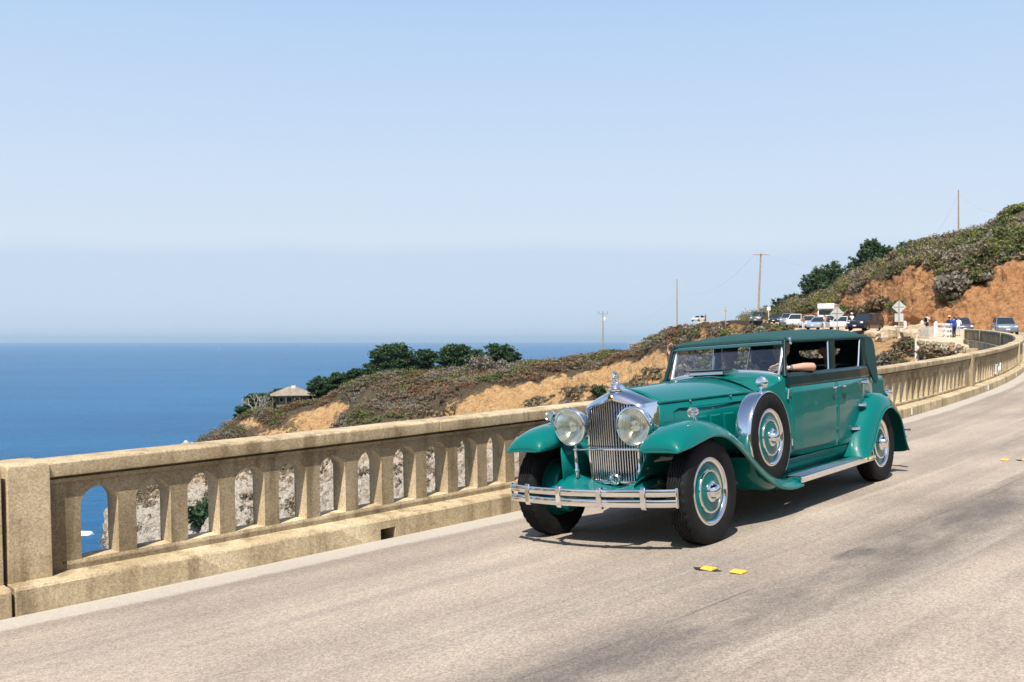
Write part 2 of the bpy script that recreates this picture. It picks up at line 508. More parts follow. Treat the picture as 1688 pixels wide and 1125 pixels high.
def build_road():
    ls = np.concatenate([np.linspace(0, ROAD_W, 28)])
    ss = np.concatenate([np.arange(-20, 30, .5), np.arange(30, 140, 1.5)])
    V, UV = [], []
    for s in ss:
        for l in ls:
            p = road_pt(s, l)
            p.z += .006*mnoise.noise(Vector((s*.35, l*.8, 0)))
            V.append(p[:]); UV.append((s, l))
    n = len(ls); Q = [(i*n+j, (i+1)*n+j, (i+1)*n+j+1, i*n+j+1) for i in range(len(ss)-1) for j in range(n-1)]
    me = npmesh('road', V, [q[::-1] for q in Q], M['road'], smooth=True)
    uvl = me.uv_layers.new(name='road')
    vi = np.zeros(len(me.loops), dtype=np.int32); me.loops.foreach_get('vertex_index', vi)
    uvl.data.foreach_set('uv', np.asarray(UV, dtype=np.float32)[vi].ravel())
    tag(put('road', me), kind='structure')
    # deck slab below, so the bridge has a thickness
    b = MB()
    rings = []
    for s in np.arange(-20, 84.1, 2):
        rings.append([road_pt(s, -.62, -.10, False), road_pt(s, ROAD_W+.62, BANK*ROAD_W-.10, False), road_pt(s, ROAD_W+.62, -.75, False), road_pt(s, -.62, -.75, False)])
    b.loft(rings, True, True, True)
    o = b.build('bridge_deck', M['concrete']); tag(o, kind='structure')
build_road()

# ---------------- parapets
def arch_baluster():
    """one module of the balustrade: pillar with a half arch on either side, .45 m long; local x along, y across, z up"""
    b = MB()
    hw, ow, z0, zs, z1 = .225, .15, .245, .70, .865   # half pitch, half opening, sill, springing (arch apex .84), top
    sill = .285
    t = .10
    # pillar centred at x = 0 : opening halves centred at x = +-hw
    out = []
    n = 8
    right = []
    for i in range(n + 1):
        a = math.pi/2 * i / n
        right.append((hw - ow*math.cos(a), zs + .145*math.sin(a)))
    poly = [(hw, z0), (hw, sill), (hw-ow, sill)] + right + [(hw, z1)]
    left = [(-x, z) for x, z in reversed(poly)]
    poly = poly + left
    # front and back faces as strips between the two sides (keeps the faces convex)
    half = [(hw, z0), (hw, sill), (hw-ow, sill)] + right + [(hw, z1)]
    def strip(y, flip):
        fs = []
        def q(a, bb, c, d):
            vs = [(a[0], y, a[1]), (bb[0], y, bb[1]), (c[0], y, c[1]), (d[0], y, d[1])]
            b.add(vs, [(0, 1, 2, 3) if not flip else (3, 2, 1, 0)])
        q((-hw, z0), (hw, z0), (hw, sill), (-hw, sill))
        q((-(hw-ow), sill), (hw-ow, sill), (hw-ow, zs), (-(hw-ow), zs))
        for i in range(n):
            x0, a0 = right[i]; x1, a1 = right[i+1]
            q((-x0, a0), (x0, a0), (x1, a1), (-x1, a1))
        q((-hw, zs+.145), (hw, zs+.145), (hw, z1), (-hw, z1))
    strip(-t, False); strip(t, True)
    b.cur = 1        # reveals and sills in a paler tone than the fronts
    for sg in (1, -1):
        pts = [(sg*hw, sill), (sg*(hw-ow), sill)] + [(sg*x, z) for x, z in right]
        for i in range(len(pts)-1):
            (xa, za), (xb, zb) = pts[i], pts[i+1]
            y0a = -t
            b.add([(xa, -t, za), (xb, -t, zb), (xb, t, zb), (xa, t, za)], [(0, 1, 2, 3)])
    return b.mesh('baluster', [M['grimy'], M['pale_reveal']], 40)
BAL = None

def build_parapet(side, s_posts, label, name):
    """side -1: ocean side (kerb at l=0); +1: inland side"""
    global BAL
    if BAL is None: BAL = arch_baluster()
    root = empty(name, road_pt(s_posts[0], 0 if side < 0 else ROAD_W), label=label, cat='balustrade')
    inv = Matrix.Translation(-Vector(root.location))
    def L(s, d, h):   # d = distance outwards from the kerb face
        if side < 0: return inv @ road_pt(s, -d, h, False)
        p = road_pt(s, ROAD_W + d, h, False); p.z += BANK*ROAD_W
        return inv @ p
    ds = .5
    def strip(name, prof, s0, s1, jitter=0., bevel=0, end=True, m=None, sub=None):
        b = MB(); n = max(2, int(round((s1-s0)/ (sub or ds)))+1)
        rings = []
        for i in range(n):
            s = s0 + (s1-s0)*i/(n-1)
            j = [(d + jitter*mnoise.noise(Vector((s*2.1, d*9, h*9+side))), h + jitter*mnoise.noise(Vector((s*1.7+9, d*7, h*5)))) for d, h in prof]
            rings.append([L(s, d, h) for d, h in j])
        b.loft(rings, True, end, end)
        return b.build(name, m or M['concrete'], root, 30, bevel)
    s0, s1 = s_posts[0] - .16, s_posts[-1] + .16
    # kerb: laid in lengths with open joints, one with a drain hole
    cuts = [-1.085] if side < 0 else []
    joints = sorted([p - .19 for p in s_posts[1:-1]] + cuts)
    edges = [s0 - .2] + joints + [s1]
    for a, c in zip(edges[:-1], edges[1:]):
        a2, c2 = a + .012, c - .012
        full = [(0, -.12), (.004, .178), (.022, .2), (.62, .232), (.62, -.12)]
        if side < 0 and a2 < 2.3 < c2:
            strip('kerb', full, a2, 2.29, .006, .006); strip('kerb', full, 2.47, c2, .006, .006)
            strip('kerb', [(.003, .105), (.004, .178), (.022, .2), (.62, .232), (.62, .105)], 2.28, 2.48, .0, 0, True, None, .05)
        else:
            strip('kerb', full, a2, c2, .006, .006)
    # cap rail, bedding mould and the top wall band, one run between posts
    for a, c in zip(s_posts[:-1], s_posts[1:]):
        a2, c2 = a + .155, c - .155
        mid = (a2 + c2)/2 if not (side < 0 and a < 3.2 < c) else 3.25
        for x, y in ((a2, mid - .004), (mid + .004, c2)):
            strip('cap_rail', [(.18, .958), (.176, .98), (.178, 1.062), (.192, 1.074), (.35, 1.08), (.508, 1.074), (.522, 1.06), (.522, .958)], x, y, .003, .005)
        strip('mould', [(.212, .905), (.209, .934), (.247, .938), (.247, .961), (.453, .961), (.453, .938), (.49, .934), (.49, .905)], a2, c2, .001, 0, True, M['grimy'])
        strip('top_band', [(.2352, .862), (.2352, .928), (.4348, .928), (.4348, .862)], a2, c2, 0, 0, True, M['grimy'])
        strip('base_course', [(.2352, .19), (.2352, .248), (.4348, .248), (.4348, .19)], a2, c2, 0, 0, True, M['grimy'])
        nb = 27
        first = a + .16 + ((c - a - .32) - (nb+1)*.45)/2 + .225
        # pillars between 27 openings: 28 modules
        pitch = .45
        if side < 0 and a < 0 < c: first = -.575
        k = 0; s = first
        while s + .225 < c2 + .02:
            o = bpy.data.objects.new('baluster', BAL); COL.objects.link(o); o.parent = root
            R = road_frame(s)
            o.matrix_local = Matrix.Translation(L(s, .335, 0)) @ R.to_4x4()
            s += pitch; k += 1
        # solid ends next to the posts
        for x, y in ((a2 - .02, first - .073), (s - pitch + .073, c2 + .02)):
            if y - x > .005: strip('end_pier', [(.2342, .246), (.2342, .866), (.4358, .866), (.4358, .246)], x, y, 0, 0, True, M['grimy'], .2)
    for p in s_posts:
        wide = [(-.16, .16)] if p != s_posts[0] or side > 0 else [(-.16, .16), (-.52, -.19)]
        for w0, w1 in wide:
            b = MB()
            prof = [(w0, .15), (w1, .15), (w1, .56), (w0, .56)]
            rings = []
            for h, g in ((.17, 0), (.6, .002), (1.04, .004), (1.075, .012), (1.088, .03)):
                rings.append([L(p + (a + (g if a < (w0+w1)/2 else -g)), d + (g if d < .3 else -g), h) for a, d in prof])
            b.loft(rings, True, True, True)
            b.build('post', M['concrete'], root, 30, .008)
    return root, L

PAR, PL = build_parapet(-1, [-.91, 11.72, 24.35, 36.98, 49.61, 62.24, 74.87, 83.0],
    'tan weathered concrete bridge balustrade with arched openings along the sea side of the road', 'bridge_balustrade')
PAR2, PL2 = build_parapet(1, [-10.5, 2.13, 14.76, 27.39, 40.02, 52.65],
    'concrete bridge balustrade along the inland edge of the road', 'bridge_balustrade')
# the run-on of the sea balustrade past the double post
b = MB(); r_ = []
for s in np.arange(-14, -1.38, .5):
    r_.append([PL(s, d, h) for d, h in ((.18, .958), (.178, 1.062), (.35, 1.08), (.522, 1.06), (.522, .958))])
b.loft(r_, True, True, True); b.build('cap_rail', M['concrete'], PAR, 30, .006)
b = MB(); r_ = []
for s in np.arange(-14, -1.38, .5):
    r_.append([PL(s, d, h) for d, h in ((.235, .2), (.235, .961), (.435, .961), (.435, .2))])
b.loft(r_, True, True, True); b.build('end_pier', M['concrete'], PAR, 30)
b = MB(); r_ = []
for s in np.arange(-14, -1.1, .5):
    r_.append([PL(s, d, h) for d, h in ((0, -.12), (.004, .178), (.022, .2), (.62, .232), (.62, -.12))])
b.loft(r_, True, True, True); b.build('kerb', M['concrete'], PAR, 30)
# white paint dabs on the far kerb
for s, w in ((17.3, .07), (25.6, .22), (32.5, .2)):
    b = MB(); b.loft([[PL(s, -.004, .03), PL(s+w, -.004, .03), PL(s+w, -.002, .17), PL(s, -.002, .17)], [PL(s, .004, .03), PL(s+w, .004, .03), PL(s+w, .004, .17), PL(s, .004, .17)]], True, True, True)
    b.build('paint_mark', M['white'], PAR)
# scrawled white paint on the far balustrade
def stroke(pts):
    b = MB(); b.tube([PL(s, .231, h) for s, h in pts], .014, 6); b.build('paint_scrawl', M['white'], PAR)
stroke([(28.6, .36), (28.75, .30), (28.95, .34), (29.0, .60)]); stroke([(29.35, .58), (29.5, .34), (29.7, .50), (29.9, .34), (30.1, .60)])

# raised yellow pavement markers in pairs on the centre line
mk = 0
for s in (2.49, 9.57):
    for l in (3.57, 3.82):
        r = empty('pavement_marker', road_pt(s, l, .006), road_frame(s),
                  ('yellow raised pavement marker on a smeared black pad' if (s < 5 and l < 3.7) else
                   'yellow raised pavement marker without a pad, nearest the front wheel' if s < 5 else ('yellow raised pavement marker behind the green car, on the car side' if l < 3.7 else 'yellow raised pavement marker with black pad behind the green car')), 'road marker', 'yellow markers along the centre line')
        b = MB(); b.loft([[(-.05, -.05, 0), (.05, -.05, 0), (.05, .05, 0), (-.05, .05, 0)], [(-.045, -.048, .008), (.045, -.048, .008), (.045, .048, .008), (-.045, .048, .008)], [(-.02, -.04, .017), (.02, -.04, .017), (.02, .04, .017), (-.02, .04, .017)]], True, True, True)
        R_ = Matrix.Rotation(0, 4, 'Z')
        b.build('body', M['yellow'], r, 30, .004)
        if mk in (0, 3):
            b = MB(); pts = []
            for i in range(16):
                a = 2*math.pi*i/16; rr = .078*(1 + .3*math.sin(3*a+1) + .12*math.sin(7*a))
                pts.append((rr*.75*math.cos(a), rr*1.25*math.sin(a)))
            b.prism(pts, -.004, .0025, 'z'); b.build('pad', M['bitumen'], r)
        mk += 1
# ------------------------------------------------------------------ sea
SEA_Z = -80.0
def sea_mat():
    m, N, L, b = nodes_of('sea_water')
    g = N.new('ShaderNodeNewGeometry'); p = g.outputs['Position']
    big = tnoise(N, L, vmap(N, L, p, (.0012, .0045, 1)), 1.0, 5, .6)
    c = ramp(N, L, big, [(.35, (.002, .076, .195)), (.6, (.005, .104, .245))]).outputs[0]
    L.new(c, b.inputs['Base Color'])
    b.inputs['Roughness'].default_value = .22; b.inputs['IOR'].default_value = 1.14
    b.inputs['Specular IOR Level'].default_value = .22
    w1 = tnoise(N, L, vmap(N, L, p, (.030, .075, 1)), 1.0, 6, .62, .4)
    w2 = tnoise(N, L, vmap(N, L, p, (.16, .30, 1)), 1.0, 5, .6)
    b1 = bumpn(N, L, w1, 1.0, 7.0, None)
    bumpn(N, L, w2, 1.0, 2.0, b, b1)
    return m
M['sea'] = sea_mat()
def build_sea():
    rs = [0, 150, 300, 450, 700, 1100, 2000, 4000, 9000, 20000, 60000]
    n = 72; V = [(0, 0, SEA_Z)]; Q = []
    for r in rs[1:]:
        for j in range(n):
            a = 2*math.pi*j/n; V.append((r*math.cos(a), r*math.sin(a), SEA_Z))
    fs = [(0, 1+j, 1+(j+1) % n) for j in range(n)]
    for i in range(len(rs)-2):
        for j in range(n):
            a, c = 1+i*n+j, 1+i*n+(j+1) % n
            fs.append((a, a+n, c+n, c))
    b = MB(); b.add(V, fs); o = b.build('sea', M['sea'], None, 0); tag(o, kind='structure')
build_sea()

# ------------------------------------------------------------------ terrain
def fbm(p, oct=5, lac=2.1, gain=.5):
    v = 0; a = 1
    for _ in range(oct):
        v += a*mnoise.noise(p); p = p*lac; a *= gain
    return v

def terrain_mat(name, veg, dirt, pale):
    m, N, L, b = nodes_of(name)
    g = N.new('ShaderNodeNewGeometry'); p = g.outputs['Position']
    ab = N.new('ShaderNodeAttribute'); ab.attribute_name = 'bare'
    ar = N.new('ShaderNodeAttribute'); ar.attribute_name = 'rock'
    n1 = tnoise(N, L, p, .16, 8, .68, .5)
    n2 = tnoise(N, L, p, .55, 8, .7, .3)
    n3 = tnoise(N, L, p, 2.1, 6, .7)
    vg = ramp(N, L, n1, veg).outputs[0]
    vg = mixc(N, L, mrange(N, L, n2, .45, .62, 0, .75), vg, veg[0][1])
    dt = ramp(N, L, n2, dirt).outputs[0]
    rk = ramp(N, L, n2, pale).outputs[0]
    dt = mixc(N, L, ar.outputs['Fac'], dt, rk)
    fac = fmath(N, L, 'ADD', ab.outputs['Fac'], fmath(N, L, 'MULTIPLY', fmath(N, L, 'SUBTRACT', n2, .5), .9))
    c = mixc(N, L, mrange(N, L, fac, .42, .58), vg, dt)
    c = mixc(N, L, 1.0, c, mrange(N, L, n3, .25, .75, .72, 1.25, False), 'MULTIPLY')
    # gullies and cracks
    v = N.new('ShaderNodeTexVoronoi'); v.feature = 'DISTANCE_TO_EDGE'; v.inputs['Scale'].default_value = .5
    wv = N.new('ShaderNodeVectorMath'); wv.operation = 'ADD'; L.new(vmap(N, L, p, (1, 1, .55)), wv.inputs[0])
    nn = N.new('ShaderNodeTexNoise'); nn.inputs['Scale'].default_value = .6; nn.inputs['Detail'].default_value = 5; L.new(p, nn.inputs['Vector'])
    sc = N.new('ShaderNodeVectorMath'); sc.operation = 'SCALE'; sc.inputs['Scale'].default_value = 3.0; L.new(nn.outputs['Color'], sc.inputs[0]); L.new(sc.outputs[0], wv.inputs[1])
    L.new(wv.outputs[0], v.inputs['Vector'])
    L.new(c, b.inputs['Base Color'])
    b.inputs['Roughness'].default_value = .95; b.inputs['Specular IOR Level'].default_value = .15
    b1 = bumpn(N, L, n2, 1.0, 1.6, None)
    b2 = bumpn(N, L, mrange(N, L, v.outputs['Distance'], 0, .25), .7, .5, None, b1)
    bumpn(N, L, n3, .8, .35, b, b2)
    return m
M['headland'] = terrain_mat('headland_ground',
    [(.30, (.085, .062, .040)), (.48, (.125, .085, .058)), (.56, (.095, .090, .045)), (.72, (.175, .110, .070))],
    [(.25, (.36, .20, .095)), (.5, (.52, .32, .15)), (.75, (.62, .44, .25))],
    [(.25, (.16, .12, .09)), (.42, (.30, .23, .17)), (.52, (.48, .43, .36)), (.60, (.52, .48, .41)), (.68, (.24, .16, .11)), (.8, (.36, .27, .19))])
M['hill'] = terrain_mat('hillside_ground',
    [(.30, (.10, .08, .045)), (.5, (.14, .105, .06)), (.72, (.13, .12, .06))],
    [(.25, (.38, .175, .075)), (.5, (.50, .255, .115)), (.75, (.60, .345, .18))],
    [(.25, (.45, .3, .18)), (.5, (.55, .4, .25)), (.75, (.6, .45, .3))])
M['dirt'] = mat('pale_dirt', (.50, .38, .26), .95, 0, .2, 0, .22, .4, .5, 3)

def cat(P, t):
    """Catmull-Rom through a list of vectors, t in [0, len-1]"""
    i = min(int(t), len(P)-2); f = t - i
    p0, p1, p2, p3 = P[max(i-1, 0)], P[i], P[i+1], P[min(i+2, len(P)-1)]
    return .5*((2*p1) + (-p0+p2)*f + (2*p0-5*p1+4*p2-p3)*f*f + (-p0+3*p1-3*p2+p3)*f**3)

def loft_terrain(name, cols, nu, nv, matl, amp, bare_fn, rock_fn, freq=.05, lock=None, ridge=None):
    """cols: list of control columns (same number of points each). Returns (object, grid, bare)"""
    nc, nr = len(cols), len(cols[0])
    rows = [[cols[i][k] for i in range(nc)] for k in range(nr)]
    G = np.zeros((nv, nu, 3))
    for j in range(nu):
        tc = (nc-1)*j/(nu-1)
        ctrl = [cat(r, tc) for r in rows]
        for i in range(nv):
            tr = (nr-1)*i/(nv-1); k = min(int(tr), nr-2)
            G[i, j] = ctrl[k].lerp(ctrl[k+1], tr-k)
    for _ in range(6): G[1:-1] = .25*G[:-2] + .5*G[1:-1] + .25*G[2:]
    # normals
    du = np.gradient(G, axis=1); dv = np.gradient(G, axis=0)
    Nn = np.cross(du, dv); Nn /= np.linalg.norm(Nn, axis=2, keepdims=True) + 1e-9
    # point up / outwards
    flip = np.where(Nn[..., 2:3] < 0, -1, 1); Nn *= flip
    bare = np.zeros((nv, nu)); rock = np.zeros((nv, nu))
    for i in range(nv):
        for j in range(nu):
            p = Vector(G[i, j])
            u, v = CX + F*p.x/p.y, CY - F*p.z/p.y
            tr = (nr-1)*i/(nv-1)
            bf = bare_fn(u, v, tr, p); bare[i, j] = bf
            rock[i, j] = rock_fn(u, v, tr, p)
            a = amp*min(1.0, max(.12, (p.y-55)/190)) if name == 'headland' else amp
            if lock: a *= lock(tr)
            d = fbm(p*freq, 5)
            if bf > .45:      # eroded gullies on bare faces
                q = Vector((p.x*freq*2.6, p.y*freq*2.6, p.z*freq*.8))
                d = d*.8 - .75*abs(fbm(q*1.3, 4)) + .16 + .22*fbm(p*.55, 3)
            G[i, j] += Nn[i, j]*d*a
    V = G.reshape(-1, 3)
    Q = np.array([(i*nu+j, i*nu+j+1, (i+1)*nu+j+1, (i+1)*nu+j) for i in range(nv-1) for j in range(nu-1)])
    c0 = V[Q[:, 0]]; nrm = np.cross(V[Q[:, 1]]-c0, V[Q[:, 3]]-c0)
    if nrm[:, 2].sum() < 0: Q = Q[:, ::-1]
    me = npmesh(name, V, Q, matl, {'bare': bare.ravel(), 'rock': rock.ravel()}, True)
    o = put(name, me); tag(o, kind='structure')
    return o, G, bare, rock, Nn

def gauss(u, v, items):
    r = 0
    for (a, b_, su, sv, k) in items:
        r += k*math.exp(-((u-a)/su)**2 - ((v-b_)/sv)**2)
    return r

def hcol(r, m_, lo, back=True, bz=-83, bshift=.76):
    R_, Mi, Lo = W(*r), W(*m_), W(*lo)
    bot = Vector((Lo.x*bshift, Lo.y*bshift, bz))
    if back:
        dirn = Vector((R_.x, R_.y, 0)).normalized()
        b1 = R_ + dirn*35 + Vector((0, 0, -7)); b2 = R_ + dirn*110 + Vector((0, 0, -45)); b2b = R_ + dirn*150; b2b.z = bz
    else:
        dirn = Vector((R_.x, R_.y, 0)).normalized()
        b1 = R_ + dirn*14 + Vector((0, 0, -.9)); b2 = R_ + dirn*30 + Vector((0, 0, -3)); b2b = R_ + dirn*50 + Vector((0, 0, -12))
    return [b2b, b2, b1, R_, (R_*.5+Mi*.5), Mi, Lo, bot]

HC = [
    hcol((316, 748, 352), (228, 800, 342), (168, 850, 328), True),
    hcol((338, 726, 347), (285, 775, 332), (205, 845, 312), True),
    hcol((372, 702, 340), (335, 765, 317), (295, 845, 290), True),
    hcol((420, 679, 334), (395, 745, 307), (370, 838, 278), True),
    hcol((480, 664, 328), (470, 730, 300), (455, 830, 268), True),
    hcol((545, 652, 318), (535, 715, 290), (525, 825, 258), True),
    hcol((598, 622, 306), (600, 700, 278), (590, 815, 248), True),
    hcol((700, 611, 300), (700, 690, 266), (690, 805, 238), True),
    hcol((780, 607, 294), (785, 680, 258), (780, 800, 230), True),
    hcol((860, 603, 287), (862, 670, 250), (860, 790, 220), True),
    hcol((930, 593, 276), (935, 660, 240), (930, 775, 208), True),
    hcol((1000, 582, 266), (1000, 650, 228), (1000, 760, 196), True),
    hcol((1055, 572, 257), (1065, 640, 213), (1075, 745, 178), True),
    hcol((1095, 549, 248), (1110, 628, 198), (1125, 725, 160), True),
    hcol((1125, 535, 235), (1150, 615, 180), (1175, 715, 145), True),
    hcol((1190, 529, 195), (1225, 600, 146), (1260, 700, 116), False),
    hcol((1260, 533, 148), (1310, 590, 114), (1350, 680, 92), False),
    hcol((1330, 545, 114), (1400, 590, 95), (1440, 660, 79), False),
    hcol((1440, 550, 99), (1470, 590, 85), (1500, 650, 73), False),
    hcol((1540, 560, 88), (1550, 590, 79), (1560, 640, 70), False),
    hcol((1625, 566, 80), (1640, 600, 74), (1650, 650, 66), False),
    hcol((1720, 572, 70), (1725, 600, 66), (1730, 650, 60), False),
]
BARE_H = [(520, 690, 40, 16, .8), (565, 668, 26, 12, .6), (470, 716, 60, 14, .5), (760, 692, 60, 14, .45), (690, 700, 70, 12, .45),
          (800, 676, 44, 26, 1.), (840, 655, 40, 24, .9), (905, 645, 40, 24, .9), (960, 636, 50, 22, .9), (1010, 622, 40, 22, .9), (1060, 612, 40, 18, .95), (1092, 603, 18, 22, .9),
          (1085, 640, 40, 25, .8), (1160, 552, 8, 14, .9), (1150, 565, 10, 8, .8), (410, 700, 30, 8, .35), (630, 625, 22, 8, .3),
          (1500, 590, 60, 20, .85), (1540, 600, 60, 18, .7), (1430, 575, 70, 22, .7), (1215, 540, 14, 6, .6)]
VEG_H = [(700, 640, 80, 20, .5), (600, 660, 60, 20, .4), (880, 622, 60, 14, .3), (1000, 596, 60, 10, .4), (640, 670, 40, 24, .4), (985, 655, 14, 20, .5), (880, 668, 8, 20, .6), (940, 640, 6, 24, .55), (1040, 640, 14, 20, .6)]
def bare_head(u, v, tr, p):
    k = .14 + gauss(u, v, BARE_H) - gauss(u, v, VEG_H) + .30*max(0, mnoise.noise(p*.05))*(1 if tr > 3.3 else 0)
    if tr > 5.05: k += .5*min(1, (tr-5.05)*1.6)
    return max(0, min(1, k))
def rock_head(u, v, tr, p):
    r = 0
    if tr > 5.0: r = min(1, (tr-5.0)*1.5)*max(0, min(1, (900-u)/200+.5))
    r = max(r, gauss(u, v, [(800, 690, 50, 10, .5), (640, 712, 90, 8, .5), (310, 735, 14, 10, 1.)]))
    r += .8*gauss(u, v, [(160, 860, 40, 60, 1.)])
    return max(0, min(1, r))
HEAD, HG, HB, HR, HN = loft_terrain('headland', HC, 420, 190, M['headland'], 3.0, bare_head, rock_head, .055,
    lambda tr: .35 if 2.5 < tr < 3.4 else (1.0 if tr > 4 else .6))

# ---------------- parking ground behind the bluff
PK = [((1150, 531, 236), (1150, 530.0, 262)), ((1200, 530, 190), (1200, 530.5, 248)), ((1262, 533, 147), (1262, 531.5, 224)), ((1330, 543.5, 113), (1330, 533, 186)),
      ((1400, 546, 103), (1400, 535, 152)), ((1470, 548.5, 96), (1470, 537, 130)), ((1518, 555, 82), (1530, 540, 116)), ((1585, 560.5, 80), (1600, 543, 108)), ((1640, 562, 82), (1680, 548, 106)), ((1700, 563, 83), (1800, 555, 104))]
PKF, PKB = [W(*a) for a, c in PK], [W(*c) for a, c in PK]
def build_parking():
    nu, nv = 90, 24; V = []
    for i in range(nv):
        for j in range(nu):
            t = (len(PK)-1)*j/(nu-1); f = i/(nv-1)
            if i == 1: f = 0.004
            p = cat(PKF, t)*(1-f) + cat(PKB, t)*f
            p.z += .10*fbm(p*.15, 3)
            if i == 0: p.z -= 2.6      # bank under the edge
            V.append(p[:])
    global PKV, PKQ
    PKV, PKQ = V, [(i*nu+j, i*nu+j+1, (i+1)*nu+j+1, (i+1)*nu+j) for i in range(nv-1) for j in range(nu-1)]
    Q = np.array([(i*nu+j, i*nu+j+1, (i+1)*nu+j+1, (i+1)*nu+j) for i in range(nv-1) for j in range(nu-1)])
    o = put('parking_ground', npmesh('parking_ground', V, Q, M['dirt'], None, True)); tag(o, kind='structure')
build_parking()
def park_z(x, y):
    """height of the parking ground at x, y"""
    best = None
    d = y
    for k in range(200):
        t = (len(PK)-1)*k/199; a, c = cat(PKF, t), cat(PKB, t)
        # distance from the point to the segment a-c
        ab = Vector((c.x-a.x, c.y-a.y)); ap = Vector((x-a.x, y-a.y)); f = max(0, min(1, ap.dot(ab)/ab.length_squared))
        q = a*(1-f) + c*f; dd = (q.x-x)**2 + (q.y-y)**2
        if best is None or dd < best[0]: best = (dd, q.z)
    return best[1]

# ---------------- inland hill with the orange road cut
def rcol(ba, cu, sk):
    B_, C_, S_ = W(*ba), W(*cu), W(*sk) - Vector((0, 0, .8))
    d = Vector((S_.x, S_.y, 0)).normalized()
    under = B_ - d*3 + Vector((0, 0, -1.2))
    return [under, B_, B_*.5+C_*.5, C_, C_*.55+S_*.45+Vector((0, 0, .6)), S_, S_ + d*18 + Vector((0, 0, .5)), S_ + d*70 + Vector((0, 0, -3))]
RC = [
    rcol((1225, 531.5, 236), (1225, 530, 239), (1225, 527, 252)),
    rcol((1290, 531.5, 206), (1290, 524, 210), (1290, 508, 226)),
    rcol((1345, 532, 178), (1345, 518, 183), (1345, 486, 200)),
    rcol((1385, 533, 158), (1388, 500, 164), (1388, 467, 182)),
    rcol((1437, 535, 138), (1440, 474, 145), (1438, 438, 164)),
    rcol((1500, 538, 122), (1503, 448, 130), (1500, 414, 148)),
    rcol((1550, 541, 113), (1558, 470, 119), (1550, 390, 139)),
    rcol((1600, 544, 107), (1610, 472, 114), (1605, 367, 134)),
    rcol((1650, 547, 104), (1655, 448, 111), (1655, 347, 131)),
    rcol((1700, 550, 103), (1700, 430, 110), (1700, 331, 130)),
    rcol((1780, 555, 101), (1780, 405, 109), (1780, 300, 130)),
    rcol((1900, 560, 98), (1900, 380, 106), (1900, 270, 130)),
    rcol((2100, 563, 96), (2100, 350, 105), (2100, 235, 131)),
    rcol((2400, 568, 93), (2400, 320, 103), (2400, 200, 133)),
    rcol((2900, 575, 90), (2900, 300, 102), (2900, 160, 136)),
]
def bare_hill(u, v, tr, p):
    k = .95 if .6 < tr < 3.0 else (.95 - (tr-3.0)*3.0 if tr < 4 else 0)
    if tr < .6: k = .8
    k -= gauss(u, v, [(1440, 505, 30, 14, .6), (1480, 512, 22, 14, .6), (1395, 522, 30, 10, .6), (1570, 490, 14, 22, .8), (1582, 470, 18, 18, .6), (1625, 462, 12, 14, .7)])
    return max(0, min(1, k))
HILL, RG, RB, RR, RN = loft_terrain('hillside', RC, 300, 130, M['hill'], 1.5, bare_hill, lambda *a: 0, .10,
    lambda tr: .25 if tr < 1.2 else 1.0)

# ------------------------------------------------------------------ where the ground is
from mathutils.bvhtree import BVHTree
def _grid_bvh(G):
    nv, nu = G.shape[:2]
    return BVHTree.FromPolygons([tuple(v) for v in G.reshape(-1, 3)], [(i*nu+j, i*nu+j+1, (i+1)*nu+j+1, (i+1)*nu+j) for i in range(nv-1) for j in range(nu-1)])
GROUND = [_grid_bvh(HG), _grid_bvh(RG), BVHTree.FromPolygons(PKV, PKQ)]
def ground_z(x, y):
    zs = [h[0].z for h in (g.ray_cast(Vector((x, y, 200)), Vector((0, 0, -1))) for g in GROUND) if h[0] is not None]
    return max(zs) if zs else -80.0
def on_ground(u, v, d, tol=.22):
    """the ground point seen at that pixel, else the ground below the estimated point"""
    P = W(u, v, d); best = None
    for g in GROUND:
        h = g.ray_cast(Vector((0, 0, 0)), P.normalized())
        if h[0] is not None and (best is None or h[0].y < best.y): best = h[0]
    if best is not None and abs(best.y - d) < tol*d: return best.copy()
    return Vector((P.x, P.y, ground_z(P.x, P.y)))
def drop(u, v, d):
    """point on the ground at that place, and how far it lies below the pixel's own height"""
    P = W(u, v, d); z = ground_z(P.x, P.y); return Vector((P.x, P.y, z)), P.z - z

# ------------------------------------------------------------------ foliage
def leaf_quads(C, size, rng, elong=1.7, up=None):
    """one quad per centre; returns V (4n,3), Q (n,4)"""
    n = len(C)
    a = rng.normal(size=(n, 3)); a /= np.linalg.norm(a, axis=1, keepdims=True)
    if up is not None: a[:, 2] = a[:, 2]*(1-up)
    a /= np.linalg.norm(a, axis=1, keepdims=True)
    t = rng.normal(size=(n, 3)); b = np.cross(a, t); b /= np.linalg.norm(b, axis=1, keepdims=True)
    s = np.asarray(size).reshape(-1, 1) if np.ndim(size) else np.full((n, 1), size)
    a = a*s*elong*.5; b = b*s*.5
    V = np.stack([C-a-b*.5, C-a*.1-b, C+a, C-a*.1+b], axis=1).reshape(-1, 3)
    return V, np.arange(4*n).reshape(n, 4)

def shell_points(n, rng, dome=True, inner=.55):
    p = rng.normal(size=(n, 3)); p /= np.linalg.norm(p, axis=1, keepdims=True)
    if dome: p[:, 2] = np.abs(p[:, 2])
    r = inner + (1-inner)*rng.random((n, 1))**.5
    return p*r

